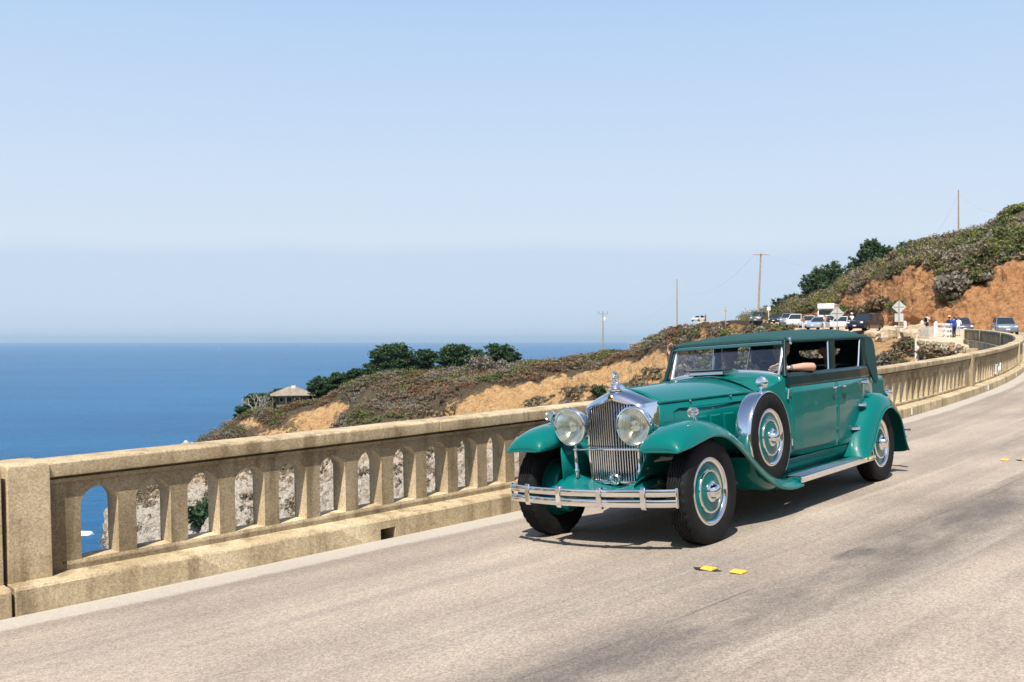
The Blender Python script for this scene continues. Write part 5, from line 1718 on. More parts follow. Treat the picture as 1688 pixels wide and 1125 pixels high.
def hand(J, E, R, tag_, wrist, direc, curl, side_v, sc=1.0):
    """palm, four fingers of unequal length and a thumb from the side of the palm"""
    d = Vector(direc).normalized(); s = Vector(side_v); s = (s - d*s.dot(d)).normalized(); n = d.cross(s); c = Vector(curl).normalized()
    w = Vector(wrist)
    J[tag_+'palm'] = w + d*.055*sc; R[tag_+'palm'] = (.036*sc, .022*sc); E.append((tag_+'wrist', tag_+'palm'))
    for k, ln in enumerate((.072, .082, .076, .060)):
        off = s*(.030 - .020*k)*sc
        a, b2, c2 = w + d*.095*sc + off, w + d*(.095 + ln*.5)*sc + off*1.08 + c*.012*sc, w + d*(.095 + ln*.72)*sc + off*1.1 + c*ln*.52*sc
        J[f'{tag_}k{k}'], J[f'{tag_}m{k}'], J[f'{tag_}t{k}'] = a, b2, c2
        for q, r in (('k', .0105), ('m', .0092), ('t', .0075)): R[f'{tag_}{q}{k}'] = r*sc
        E.extend([(tag_+'palm', f'{tag_}k{k}'), (f'{tag_}k{k}', f'{tag_}m{k}'), (f'{tag_}m{k}', f'{tag_}t{k}')])
    J[tag_+'th0'] = w + d*.035*sc + s*.042*sc; J[tag_+'th1'] = w + d*.068*sc + s*.062*sc + c*.012*sc; J[tag_+'th2'] = w + d*.095*sc + s*.058*sc + c*.028*sc
    for q, r in (('th0', .013), ('th1', .0115), ('th2', .009)): R[tag_+q] = r*sc
    E.extend([(tag_+'palm', tag_+'th0'), (tag_+'th0', tag_+'th1'), (tag_+'th1', tag_+'th2')])

def face_parts(e, hc, fwd, sc, skin, hairm, hat=None, bald=False):
    """hair cap, eyes, ears and brim around a head centre"""
    f = Vector(fwd).normalized(); up = Vector((0, 0, 1)); sd = up.cross(f)
    Rm = Matrix((f, sd, up)).transposed()
    if not bald:
        b = MB(); b.ball(Vector(hc) + Rm @ Vector((-.022, 0, .034))*sc, (.098*sc, .088*sc, .098*sc), 16, 10, Rm); b.build('hair', hairm, e)
    if hat:
        b = MB()
        b.lathe([(.19*sc, 0), (.185*sc, .008*sc), (.10*sc, .014*sc), (.098*sc, .08*sc), (.08*sc, .115*sc), (0, .118*sc)], 22, Vector(hc) + Rm @ Vector((-.01, 0, .062))*sc, (0, 0, 1)); b.build('hat', hat, e)
    for s in (1, -1):
        b = MB(); b.ball(Vector(hc) + Rm @ Vector((.086, s*.032, .008))*sc, (.008*sc, .012*sc, .007*sc), 8, 6, Rm); b.build('eye', M['black'], e)

def head_joints(J, E, R, neck, hc, fwd, sc=1.0):
    f = Vector(fwd).normalized(); h = Vector(hc)
    J['jaw'] = h + f*.03*sc + Vector((0, 0, -.075*sc)); R['jaw'] = (.052*sc, .058*sc)
    J['mid'] = h + f*.012*sc; R['mid'] = (.080*sc, .092*sc)
    J['crown'] = h + Vector((0, 0, .075*sc)); R['crown'] = (.070*sc, .080*sc)
    J['nose'] = h + f*.115*sc + Vector((0, 0, -.018*sc)); R['nose'] = .013*sc
    sd = Vector((0, 0, 1)).cross(f)
    for s, n in ((1, 'earl'), (-1, 'earr')):
        J[n] = h + sd*s*.098*sc - f*.01*sc; R[n] = .017*sc; E.append(('mid', n))
    E.extend([(neck, 'jaw'), ('jaw', 'mid'), ('mid', 'crown'), ('mid', 'nose')])

def person(loc, face, label, shirt, pants, h=1.74, hair=None, hat=None, pose='stand', skin=None, group='people at the overlook', shorts=False, sleeves='short', bag=None):
    """standing figure, feet at loc, facing angle face (0 = +y, clockwise)"""
    k = h/1.75
    e = empty('person', loc, rotz(-face), label, 'person', group)
    J, E, R = {}, [], {}
    def j(n, p, r): J[n] = Vector(p)*k; R[n] = r*k if not isinstance(r, tuple) else (r[0]*k, r[1]*k)
    j('pelvis', (0, 0, .95), (.150, .105)); j('waist', (0, .01, 1.10), (.135, .095)); j('chest', (0, .015, 1.32), (.160, .110)); j('neck', (0, .01, 1.47), .058)
    for s, n in ((1, 'r'), (-1, 'l')):
        step = .07*s if pose in ('walk',) else .02*s
        j(n+'sh', (s*.175, .0, 1.40), .062)
        if pose == 'photo':
            j(n+'el', (s*.24, .12, 1.22), .046); j(n+'wrist', (s*.09, .32, 1.46), .028); hd, cu = (-.3*s, .2, .9), (-s*.6, -.3, 0)
        elif pose == 'hip' and s > 0:
            j(n+'el', (s*.36, -.02, 1.18), .046); j(n+'wrist', (s*.22, .06, 1.0), .028); hd, cu = (-.8*s, .2, -.4), (-s, 0, -.4)
        elif pose == 'fold':
            j(n+'el', (s*.25, .04, 1.14), .046); j(n+'wrist', (s*.02, .20, 1.18), .028); hd, cu = (-.9*s, .1, .1), (0, -1, 0)
        else:
            j(n+'el', (s*.235, -.02 - step*.5, 1.13), .046); j(n+'wrist', (s*.25, .06 - step, .90), .028); hd, cu = (0, .15, -1), (-s, .4, -.2)
        E.extend([('chest', n+'sh'), (n+'sh', n+'el'), (n+'el', n+'wrist')])
        hand(J, E, R, n, J[n+'wrist'], hd, cu, (0, 1, 0) if abs(hd[1]) < .5 else (s, 0, 0), k)
        j(n+'hip', (s*.085, 0, .88), .095); j(n+'kn', (s*.10, .02 + step, .50), .064); j(n+'an', (s*.105, -.02 + step*1.3, .09), .044); j(n+'toe', (s*.115, .16 + step*1.3, .035), (.042, .034))
        E.extend([('pelvis', n+'hip'), (n+'hip', n+'kn'), (n+'kn', n+'an'), (n+'an', n+'toe')])
    E.extend([('pelvis', 'waist'), ('waist', 'chest'), ('chest', 'neck')])
    head_joints(J, E, R, 'neck', Vector((0, .03, 1.635))*k, (0, 1, 0), k)
    def bm_(a, c):
        if c in ('jaw', 'mid', 'crown', 'nose', 'earl', 'earr'): return 0
        if c.endswith(('palm',)) or len(c) > 1 and c[1:2] in 'kmt' and c[2:].isdigit() or 'th' in c[1:3] and c[-1].isdigit(): return 0
        if c.endswith('wrist'): return 1 if sleeves == 'long' else 0
        if c.endswith('toe'): return 3
        if c.endswith('an'): return 0 if shorts else 2
        if c.endswith(('hip', 'kn')) and not c.startswith('neck'): return 2
        return 1
    me = skin_mesh('body', J, E, R, bm_, [skin or M['skin'], shirt, pants, M['black']], 1)
    put('body', me, e)
    face_parts(e, Vector((0, .03, 1.66))*k, (0, 1, 0), k, skin or M['skin'], hair or M['hair'], hat)
    if bag:
        b = MB(); b.box(Vector((0, -.17, 1.22))*k, (.30*k, .16*k, .42*k)); b.build('backpack', bag, e, 30, .05)
    return e

# ---------------- people in the car (positions in car coordinates)
def seated(label, seat, shirt, arms, hair, look=(1, 0, 0), name='person', bald=False):
    """seat: hip point in car coordinates; arms: {side: (elbow, wrist, hand dir, curl, side)} or None"""
    e = empty(name, CARO + CARR @ Vector(seat), CARR, label, 'person', 'people in the green car')
    S_ = Vector(seat)
    J, E, R = {}, [], {}
    def j(n, p, r): J[n] = Vector(p); R[n] = r
    j('pelvis', (0, 0, 0), (.12, .17)); j('waist', (-.06, 0, .17), (.105, .145)); j('chest', (-.10, 0, .40), (.115, .165)); j('neck', (-.09, 0, .555), .058)
    E.extend([('pelvis', 'waist'), ('waist', 'chest'), ('chest', 'neck')])
    for s, n in ((1, 'l'), (-1, 'r')):
        j(n+'hip', (.08, s*.10, -.01), .095); j(n+'kn', (.46, s*.13, .04), .068); j(n+'an', (.56, s*.13, -.32), .046); j(n+'toe', (.72, s*.14, -.38), .042)
        E.extend([('pelvis', n+'hip'), (n+'hip', n+'kn'), (n+'kn', n+'an'), (n+'an', n+'toe')])
        j(n+'sh', (-.09, s*.185, .49), .062)
        if arms.get(s):
            el, wr, hd, cu, sd = arms[s]; el, wr = Vector(el)-S_, Vector(wr)-S_
        else:
            el, wr, hd, cu, sd = Vector((.08, s*.25, .22)), Vector((.32, s*.14, .14)), (.9, -.2*s, -.1), (0, 0, -1), (0, -s, 0)
        j(n+'el', el, .044); j(n+'fa', el.lerp(wr, .35) + Vector((0, 0, .006)), .046); j(n+'wrist', wr, .027)
        E.extend([('chest', n+'sh'), (n+'sh', n+'el'), (n+'el', n+'fa'), (n+'fa', n+'wrist')])
        hand(J, E, R, n, wr, hd, cu, sd)
    hc = Vector((-.06, 0, .735)); head_joints(J, E, R, 'neck', hc, look)
    dark = cloth((.03, .035, .045))
    def bm_(a, c):
        if c in ('jaw', 'mid', 'crown', 'nose', 'earl', 'earr'): return 0
        if c.endswith(('fa', 'wrist', 'palm')) or c[-1].isdigit(): return 0
        if c[1:] in ('hip', 'kn', 'an', 'toe'): return 2
        return 1
    put('body', skin_mesh('body', J, E, R, bm_, [M['skin'], shirt, dark], 2), e)
    face_parts(e, hc + Vector((0, 0, .02)), look, 1.0, M['skin'], hair, None, bald)
    return e
drv = seated('driver with a bare forearm and steel watch resting on the door sill', (-2.66, .36, .85), cloth((.025, .03, .04)),
    {1: ((-2.60, .775, 1.405), (-2.235, .60, 1.405), (.75, -.65, .12), (.3, -.5, -.8), (.3, .2, .9)), -1: ((-2.62, .05, 1.12), (-2.40, .20, 1.38), (.6, .5, .5), (.6, .1, -.7), (.2, -.3, .9))}, M['greyhair'])
b = MB()
wc, wd = Vector((-2.29, .627, 1.405)) - Vector((-2.66, .36, .85)), Vector((.365, -.175, 0)).normalized()
b.lathe([(.033, -.016), (.036, -.012), (.036, .012), (.033, .016)], 20, wc, wd); b.lathe([(.018, 0), (.018, .010), (0, .011)], 16, wc + Vector((.006, .03, .012)), Vector((.35, .85, .3))); b.build('wristwatch', M['steel'], drv)
seated('front passenger reaching one hand out to grip the windscreen post', (-2.86, -.36, .84), cloth((.20, .05, .045)),
    {-1: ((-2.36, -.79, 1.34), (-2.17, -.715, 1.60), (.12, .12, 1), (.2, 1, 0), (.9, .0, 0))}, M['hair'])
seated('rear passenger in the shade of the canvas top, only the face catching light', (-4.04, .33, .82), cloth((.02, .02, .025)), {}, M['hair'], (.6, .5, 0))

# ------------------------------------------------------------------ modern cars far off
def glassy(col): return mat('car_paint_%02x%02x%02x' % tuple(int(255*c) for c in col), col, .3, .1, .5, .8)
def vehicle(name, loc, face, label, paint, kind='suv', L=4.6, Wd=1.82, H=1.66, group='cars parked at the overlook'):
    """modern car, front towards local +x; face = angle of +x measured like the plan bearing (0 = +y, clockwise)"""
    e = empty(name, loc, rotz(math.pi/2 - face), label, 'car', group)
    h2, w2 = L/2, Wd/2
    if kind == 'suv':
        belt, hood, bx, wx, rx0, rx1, rear = .98*H/1.66, 1.0*H/1.66, h2*.96, h2*.48, h2*.16, -h2*.86, -h2*.98
    else:
        belt, hood, bx, wx, rx0, rx1, rear = .86, .88, h2*.97, h2*.46, h2*.10, -h2*.42, -h2*.80
    # lower body: stations along x of (x, z low, z shoulder, half width)
    st = [(h2, .38, .62, w2*.70), (h2*.985, .28, .72, w2*.82), (h2*.92, .24, hood*.86, w2*.94), (h2*.78, .22, hood*.93, w2), (wx, .22, belt*1.02, w2), (0, .22, belt, w2), (-h2*.6, .22, belt*1.02, w2), (-h2*.88, .26, belt*1.03, w2*.96), (-h2*.985, .32, belt*.96, w2*.88), (-h2, .40, belt*.80, w2*.76)]
    b = MB(); rings = []
    for x, z0, z1, w in st:
        m_ = (z0+z1)/2
        rings.append([(x, -w*.92, z0), (x, w*.92, z0), (x, w, z0+.10), (x, w*1.0, m_), (x, w*.985, z1-.07), (x, w*.93, z1), (x, 0, z1+.035), (x, -w*.93, z1), (x, -w*.985, z1-.07), (x, -w, m_), (x, -w, z0+.10)])
    b.loft(rings, True, True, True); body = b.build('body', paint, e, 40)
    # greenhouse (glass) and roof
    def gh(x, w, z): return [(x, -w, z), (x, w, z)]
    b = MB(); zt = H-.05
    base = [(wx, w2*.86), (rx0, w2*.92), ((rx0+rx1)/2, w2*.92), (rx1, w2*.90), (rear, w2*.84)]
    topx = [(rx0+.04, w2*.70), (rx0-.05, w2*.74), ((rx0+rx1)/2, w2*.76), (rx1+.10, w2*.74), (rx1-.02, w2*.68)]
    rings = []
    for (x, w), (xt, wt) in zip(base, topx):
        rings.append([(x, -w, belt-.02), (xt, -wt, zt), (xt, wt, zt), (x, w, belt-.02)])
    b.loft(rings, True, True, True); b.build('windows', M['darkglass'], e, 30)
    b = MB(); rr = [[(xt+.02, -wt*1.02, zt-.015), (xt, -wt*.8, zt+.045), (xt, wt*.8, zt+.045), (xt+.02, wt*1.02, zt-.015)] for xt, wt in topx]
    b.loft(rr, True, True, True); roof = b.build('roof', paint, e, 40)
    for i in (0, 1, 2, 4):
        for s in (1, -1):
            (x, w), (xt, wt) = base[i], topx[i]
            b = MB(); b.tube([(x, s*w*1.005, belt-.01), (xt, s*wt*1.01, zt)], .035, 6); b.build('pillar', paint if i in (0, 4) else M['black'], roof)
    if kind == 'suv':
        for s in (1, -1):
            b = MB(); b.tube([(rx0-.1, s*w2*.66, H), (rx0-.25, s*w2*.66, H+.05), (rx1+.3, s*w2*.66, H+.05), (rx1+.1, s*w2*.66, H)], .022, 6); b.build('roof_rail', M['black'], roof)
    wr = .345 if kind == 'suv' else .31
    for x in (h2*.62, -h2*.60):
        for s in (1, -1):
            b = MB(); b.lathe([(wr*.62, .0), (wr*.66, .07), (wr*.95, .075), (wr, .05), (wr, -.10), (wr*.6, -.11)], 24, (x, s*(w2-.07), wr), (0, s, 0)); w = b.build('wheel', RU, e)
            b = MB(); b.lathe([(wr*.66, .05), (wr*.5, .055), (wr*.2, .04), (0, .06)], 10, (x, s*(w2-.07), wr), (0, s, 0)); b.build('rim', M['steel'], w)
            b = MB(); b.lathe([(wr+.075, .0), (wr+.075, .004), (wr, .004)], 24, (x, s*(w2-.003), wr), (0, s, 0)); b.build('wheel_arch', M['black'], e)
    lampm = M['headlight']
    for s in (1, -1):
        b = MB(); b.ball((h2*.955, s*w2*.70, .72*H/1.66 if kind == 'suv' else .64), (.10, .19, .085), 12, 8, rotz(-s*.35)); b.build('headlight', lampm, e)
        b = MB(); b.ball((-h2*.965, s*w2*.80, .92*H/1.66 if kind == 'suv' else .78), (.06, .10, .14), 10, 8); b.build('tail_light', M['taillight'], e)
        b = MB(); b.ball((wx-.12, s*(w2+.11), belt+.06), (.07, .11, .075), 10, 8); b.box((wx-.12, s*(w2+.01), belt+.02), (.05, .12, .03)); b.build('door_mirror', paint, e)
    b = MB(); b.box((h2*.965, 0, .66*H/1.66 if kind == 'suv' else .58), (.08, Wd*.44, .15)); b.build('grille', M['black'], e, 30, .02)
    b = MB(); b.box((h2*.985, 0, .40), (.06, Wd*.62, .10)); b.build('air_intake', M['black'], e, 30, .02)
    b = MB(); b.box((h2*1.0, 0, .50), (.02, .34, .11)); b.build('number_plate', M['white'], e)
    b = MB(); b.box((-h2*1.0, 0, .72), (.02, .34, .12)); b.build('number_plate', M['white'], e)
    return e
M['headlight'] = mat('headlight_glass', (.85, .87, .88), .08, .2, .8)
M['taillight'] = mat('taillight_plastic', (.35, .01, .012), .2)
RG_ = 'cars driving towards the bridge'
def at_road(s, l): return road_pt(s, l)
def on_road(u, v, d):
    best = None
    for s in np.arange(70, 120, .25):
        for l in np.arange(.8, 8, .2):
            p = road_pt(s, l); e_ = abs(CX + F*p.x/p.y - u) + abs(CY - F*p.z/p.y - v)*.8 + abs(p.y - d)*.3
            if best is None or e_ < best[0]: best = (e_, p)
    return best[1]
v1 = vehicle('sport_utility_vehicle', on_road(1655, 553, 95), math.radians(198), 'grey-blue estate car with roof rails driving just ahead onto the bridge', glassy((.16, .19, .24)), 'suv', 4.75, 1.86, 1.68, RG_)
v2 = vehicle('sport_utility_vehicle', on_road(1584, 547, 104), math.radians(194), 'dark blue-grey off-roader following behind the people at the bridge end', glassy((.07, .08, .11)), 'suv', 4.7, 1.9, 1.74, RG_)
# every car rests on the ground below it
for v_ in (v1, v2):
    pass
def parked(u, v, d, face, *a, **k):
    p = W(u, v, d); p.z = ground_z(p.x, p.y) + .01; return vehicle('parked_car', p, math.radians(face), *a, **k)
def pk(u, d, face, *a, **k):
    p = W(u, 540, d); p.z = ground_z(p.x, p.y) + .01; return vehicle('parked_car', p, math.radians(face), *a, **k)
pk(1427, 102, 226, 'black sport utility car parked at the boulders beside the diamond sign', glassy((.012, .013, .016)), 'suv', 4.8, 1.95, 1.80)
pk(1388, 110, 212, 'white saloon parked in the row behind the boulders', glassy((.72, .73, .74)), 'car', 4.6, 1.8, 1.45)
pk(1352, 114, 219, 'silver-blue saloon with a steep windscreen parked in the row', glassy((.36, .42, .52)), 'car', 4.6, 1.8, 1.50)
pk(1335, 122, 212, 'pale silver hatchback tucked behind the silver-blue saloon', glassy((.50, .53, .57)), 'car', 4.2, 1.76, 1.52)
pk(1313, 124, 208, 'white crossover with dark grille parked at the end of the row', glassy((.75, .76, .77)), 'suv', 4.5, 1.84, 1.64)
pk(1300, 136, 206, 'blue-grey crossover behind the white one', glassy((.20, .23, .30)), 'suv', 4.5, 1.82, 1.66)
pk(1368, 130, 230, 'dark saloon with a low black roof below the camper', glassy((.03, .032, .04)), 'car', 4.6, 1.8, 1.46)
pk(1250, 152, 205, 'dark off-roader with a white roof standing by the utility pole', glassy((.10, .11, .12)), 'suv', 4.6, 1.85, 1.8)
pk(1281, 150, 210, 'black hatchback half hidden by the pale boulder', glassy((.02, .02, .024)), 'car', 4.2, 1.76, 1.5)
pk(1152, 240, 225, 'small white car far off at the edge of the bluff', glassy((.74, .75, .76)), 'car', 4.4, 1.76, 1.45)
# white camper
def camper():
    p = W(1366, 530, 140); p.z = ground_z(p.x, p.y) + .01
    e = empty('camper_van', p, rotz(math.pi/2 - math.radians(205)), 'tall white camper with a dark rear window above the parked cars', 'camper', None)
    wp = glassy((.80, .81, .82))
    b = MB(); b.prism([(-3.0, .45), (2.2, .45), (2.2, 1.1), (2.9, 1.15), (2.9, 2.0), (2.2, 2.05), (3.0, 2.3), (2.9, 3.0), (-2.9, 3.05), (-3.0, 2.9)], -1.12, 1.12); b.build('body', wp, e, 30, .10)
    b = MB(); b.box((2.86, 0, 1.75), (.14, 1.9, .62)); b.build('windscreen', M['darkglass'], e, 30, .04)
    for s in (1, -1):
        for x in (-1.6, .2): b = MB(); b.box((x, s*1.125, 2.1), (1.0, .03, .6)); b.build('side_window', M['darkglass'], e, 30, .02)
    b = MB(); b.box((-3.0, .1, 2.2), (.06, 1.3, .8)); b.build('rear_window', M['darkglass'], e, 30, .03)
    for x in (2.0, -1.9):
        for s in (1, -1): b = MB(); b.lathe([(0, .1), (.2, .1), (.36, .08), (.37, -.1), (0, -.1)], 20, (x, s*1.0, .37), (0, s, 0)); b.build('wheel', RU, e)
    for s in (1, -1): b = MB(); b.box((-3.03, s*.95, 1.1), (.05, .14, .3)); b.build('tail_light', M['taillight'], e)
camper()

# ---------------- people at the overlook
C_ = cloth
def pp(u, v, d, face, *a, **k):
    p = on_ground(u, v, d, .12); return person(p, math.radians(face), *a, **k)
def pg(u, d, face, *a, **k):
    p = W(u, 540, d); p.z = ground_z(p.x, p.y); return person(p, math.radians(face), *a, **k)
pp(1565, 556.5, 83, 30, 'person in straw sun hat, dark vest and light blue jeans at the bridge end', C_((.02, .03, .06)), C_((.30, .40, .52)), hat=mat('straw_hat', (.75, .52, .22), .8))
pp(1573, 557.5, 82, 345, 'person in bright blue jacket and dark trousers at the bridge end', C_((.02, .06, .42)), C_((.02, .02, .025)), pose='photo', sleeves='long')
pp(1580, 555, 84, 20, 'person in white shirt beside the blue jacket at the bridge end', C_((.75, .75, .76)), C_((.35, .45, .58)), 1.66)
pg(1528, 96, 60, 'person in pale grey shirt with a black bag on the back by the white rail', C_((.55, .58, .62)), C_((.03, .03, .035)), 1.75, None, None, 'photo', bag=cloth((.01, .01, .012)))
pg(1404, 112, 200, 'person in white cap behind the black sport utility car', C_((.70, .70, .70)), C_((.08, .08, .1)), 1.75, hat=C_((.8, .8, .8)))
pp(1324, 545, 110, 170, 'person in brown top and white trousers between the parked cars', C_((.30, .12, .06)), C_((.72, .70, .68)), 1.66)
pp(1359, 546, 104, 140, 'person in pale pink shirt sitting out by the white saloon', C_((.72, .48, .50)), C_((.70, .66, .66)), 1.7, pose='photo')
pp(1251, 538, 138, 150, 'person in coral red shirt below the utility pole', C_((.60, .10, .07)), C_((.35, .30, .26)), 1.72)
pp(1237, 541, 134, 170, 'person in red cap and blue top with khaki shorts on the bluff', C_((.03, .06, .40)), C_((.50, .42, .30)), 1.7, hat=C_((.45, .05, .05)), shorts=True, pose='hip')
pp(1188, 549, 147, 190, 'person all in white on the bluff slope', C_((.82, .82, .82)), C_((.80, .80, .80)), 1.3, hair=C_((.75, .75, .75)), sleeves='long')
pg(1300, 152, 200, 'person with pale hair behind the dark hatchback', C_((.15, .12, .10)), C_((.08, .08, .1)), 1.75, hair=M['greyhair'])
pg(1163, 238, 200, 'person in blue at the far end of the bluff', C_((.06, .14, .30)), C_((.05, .08, .16)), 1.75)

# ---------------- boulders
def boulder(u, v, d, sx, sy, sz, label, seed, tone=(.60, .50, .36), rx=0.):
    rng = random.Random(seed); b = MB(); n, m_ = 11, 7
    c = Vector((0, 0, sz*.35)); rings = []
    planes = [(Vector((rng.gauss(0, 1), rng.gauss(0, 1), rng.gauss(0, .8))).normalized(), rng.uniform(.50, .88)) for _ in range(13)]
    for i in range(m_+1):
        t = math.pi*i/m_; ring = []
        for j in range(n):
            a = 2*math.pi*j/n; q = Vector((math.sin(t)*math.cos(a), math.sin(t)*math.sin(a), -math.cos(t)))
            r = 1.0
            for pl, dd in planes:
                k = q.dot(pl)
                if k > 0: r = min(r, dd/k)
            q = q*r*(1 + .16*mnoise.noise(q*2.2 + Vector((seed*3.7, 0, 0))) + rng.uniform(-.05, .05)*(0 < i < m_))
            ring.append(c + Vector((q.x*sx, q.y*sy, q.z*sz)))
        rings.append(ring)
    b.loft(rings)
    o = b.build('boulder', M['boulder'], None, 5, .04); o.location = on_ground(u, v, d, .12) - Vector((0, 0, .1)); o.rotation_euler = (rx*.5, rx, rng.uniform(0, 1))
    tag(o, label, 'boulder', 'boulders along the edge of the overlook')
m_, N_, L_, B_ = nodes_of('pale_boulder')
tcb_ = N_.new('ShaderNodeNewGeometry'); pb_ = tcb_.outputs['Position']
nb1_ = tnoise(N_, L_, pb_, .9, 8, .65, .6); nb2_ = tnoise(N_, L_, pb_, 4, 7, .7)
cb_ = ramp(N_, L_, nb1_, [(.3, (.28, .19, .11)), (.48, (.46, .35, .23)), (.62, (.55, .47, .35)), (.75, (.36, .31, .25))]).outputs[0]
cb_ = mixc(N_, L_, 1.0, cb_, mrange(N_, L_, nb2_, .3, .7, .75, 1.2, False), 'MULTIPLY')
L_.new(cb_, B_.inputs['Base Color']); B_.inputs['Roughness'].default_value = .95; B_.inputs['Specular IOR Level'].default_value = .15
bumpn(N_, L_, nb2_, .9, .15, B_)
M['boulder'] = m_
boulder(1466, 558, 93, 1.35, 1.0, .95, 'largest pale boulder beneath the diamond sign', 1)
boulder(1437, 556, 95, 1.0, .8, .6, 'flat tan boulder below the black sport utility car', 2)
boulder(1508, 557, 91, 1.25, .9, .95, 'rounded tan boulder beside the white rail', 3)
boulder(1448, 563, 92, .55, .5, .45, 'small boulder wedged beneath the largest pale one', 4)
boulder(1488, 561, 91, .65, .5, .4, 'low stone between the two big boulders', 5)
boulder(1277, 549, 117, 2.2, 1.4, 1.7, 'big slanting cream boulder leaning beside the olive bush', 6, rx=-.5)
boulder(1248, 545, 128, 1.1, .8, .95, 'pale boulder on the bluff beneath the coral red shirt', 7)
boulder(1318, 547, 108, .9, .7, .35, 'low flat boulder before the white crossover', 8)
boulder(1342, 546, 107, .55, .4, .25, 'small stone before the silver-blue saloon', 9)
boulder(1354, 545, 106, .35, .3, .28, 'round white stone beside the pink shirt', 10)
boulder(1549, 606, 75, .7, .5, .45, 'grey stone in the gully under the stone wall', 11)

# ---------------- signs (seen from behind)
def sign(u, v, d, top, size, label, plate=None, face=0., post=M['wood']):
    """v = foot row, top = centre of the diamond above the foot (m)"""
    q, dz = drop(u, v, d); top += dz
    if plate: plate = (plate[0] + dz, *plate[1:])
    e = empty('road_sign', q, rotz(-math.atan2((u-CX)/F, 1) + face), label, 'sign', 'signs seen from behind')
    b = MB(); b.box((0, 0, top*.5+.2), (.10, .10, top+.4+.4)); b.build('post', post, e, 30, .01)
    s = size/2*1.414; rr = .06
    poly = []
    for a in (0, 90, 180, 270):
        for t in (-1, 0, 1):
            ang = math.radians(a + t*30); base = Vector((math.cos(math.radians(a)), math.sin(math.radians(a))))*(s-rr*1.2)
            poly.append((base.x + rr*math.cos(ang), base.y + rr*math.sin(ang)))
    b = MB(); b.prism([(x, z+top) for x, z in poly], .055, .062); pl = b.build('plate', M['metalback'], e, 30)
    b = MB(); b.box((0, .050, top), (s*1.5, .012, .05)); b.build('brace', M['steel'], pl)
    b = MB(); b.box((0, .050, top), (.05, .010, s*1.6)); b.build('brace', M['steel'], pl)
    if plate:
        b = MB(); b.box((0, .058, plate[0]), (plate[1], .008, plate[2])); b.build('lower_plate', M['metalback'], e, 30, .002)
    return e
sign(1482, 549, 95, 2.43, .90, 'pale diamond warning sign with a square plate below it, seen from behind', (1.42, .78, .78))
sign(1380, 552, 98, 2.05, .95, 'pale diamond warning sign on a wooden post before the camper, seen from behind')
sign(1196, 531, 180, 1.95, .9, 'white diamond sign alone on the crest of the bluff')
e = empty('road_sign', drop(1267, 531, 165)[0], None, 'small square white sign on a thin post beside the off-roader', 'sign', 'signs seen from behind')
b = MB(); b.box((0, 0, 1.2), (.07, .07, 2.8)); b.build('post', M['white'], e); b = MB(); b.box((0, -.05, 2.35), (.6, .02, .6)); b.build('plate', M['white'], e, 30, .01)

# ---------------- white wooden guard rail and posts
def guard_rail(pts, label, h=1.0, rails=(.32, .62, .92)):
    e = empty('guard_rail', pts[0], None, label, 'guard rail', 'white wooden rails at the overlook')
    o = Vector(pts[0]); P = [Vector(p)-o for p in pts]
    for p in P:
        b = MB(); b.box(p + Vector((0, 0, h*.5-.1)), (.16, .16, h+.2)); b.build('post', M['white'], e, 30, .02)
    for a, c in zip(P[:-1], P[1:]):
        for z in rails:
            d = c-a; R_ = Matrix.Rotation(math.atan2(d.y, d.x), 3, 'Z')
            b = MB(); b.box((a+c)/2 + Vector((0, 0, z)) + R_ @ Vector((0, -.10, 0)), (d.length+.1, .05, .17), R_); b.build('rail', M['white'], e, 30, .008)
    return e
guard_rail([on_ground(1541, 556, 82.5, .1), on_ground(1556, 556.5, 82.3, .1), on_ground(1571, 557, 82.1, .1)], 'white three-bar wooden rail beside the people at the bridge end', 1.15, (.30, .68, 1.06))
guard_rail([on_ground(1476, 554, 93), on_ground(1492, 554, 93)], 'short white wooden rail beneath the diamond sign', .95, (.35, .75))
for u, d, lab in ((1492, 97, 'thick white post between the boulders and the diamond sign'), (1520, 98, 'thin white post before the orange slope'), (1543, 94, 'white post beside the end of the wooden rail')):
    p = W(u, 540, d); p.z = ground_z(p.x, p.y)
    b = MB(); b.lathe([(.13, -.1), (.13, 1.0), (.10, 1.05), (0, 1.07)], 14); o = b.build('marker_post', M['white']); o.location = p; tag(o, lab, 'post', 'white marker posts')
# stretch of pale picket panel behind
M['bleached'] = mat('bleached_wood', (.50, .45, .38), .9, 0, .2, 0, .25, 6)
pf = [on_ground(1516 + k*2.2, 556, 84, .12) for k in range(11)]
e = empty('picket_fence', pf[0], None, 'low bleached picket fence between the boulders and the white rail', 'fence', None)
for k, q in enumerate(pf):
    b = MB(); b.box(q - pf[0] + Vector((0, 0, .38)), (.09, .03, .95 + .08*math.sin(k*2.1))); b.build('picket', M['bleached'], e)
b = MB(); b.tube([Vector((-.1, .04, .6)), pf[-1] - pf[0] + Vector((.1, .04, .6))], .03, 6); b.build('rail', M['bleached'], e)

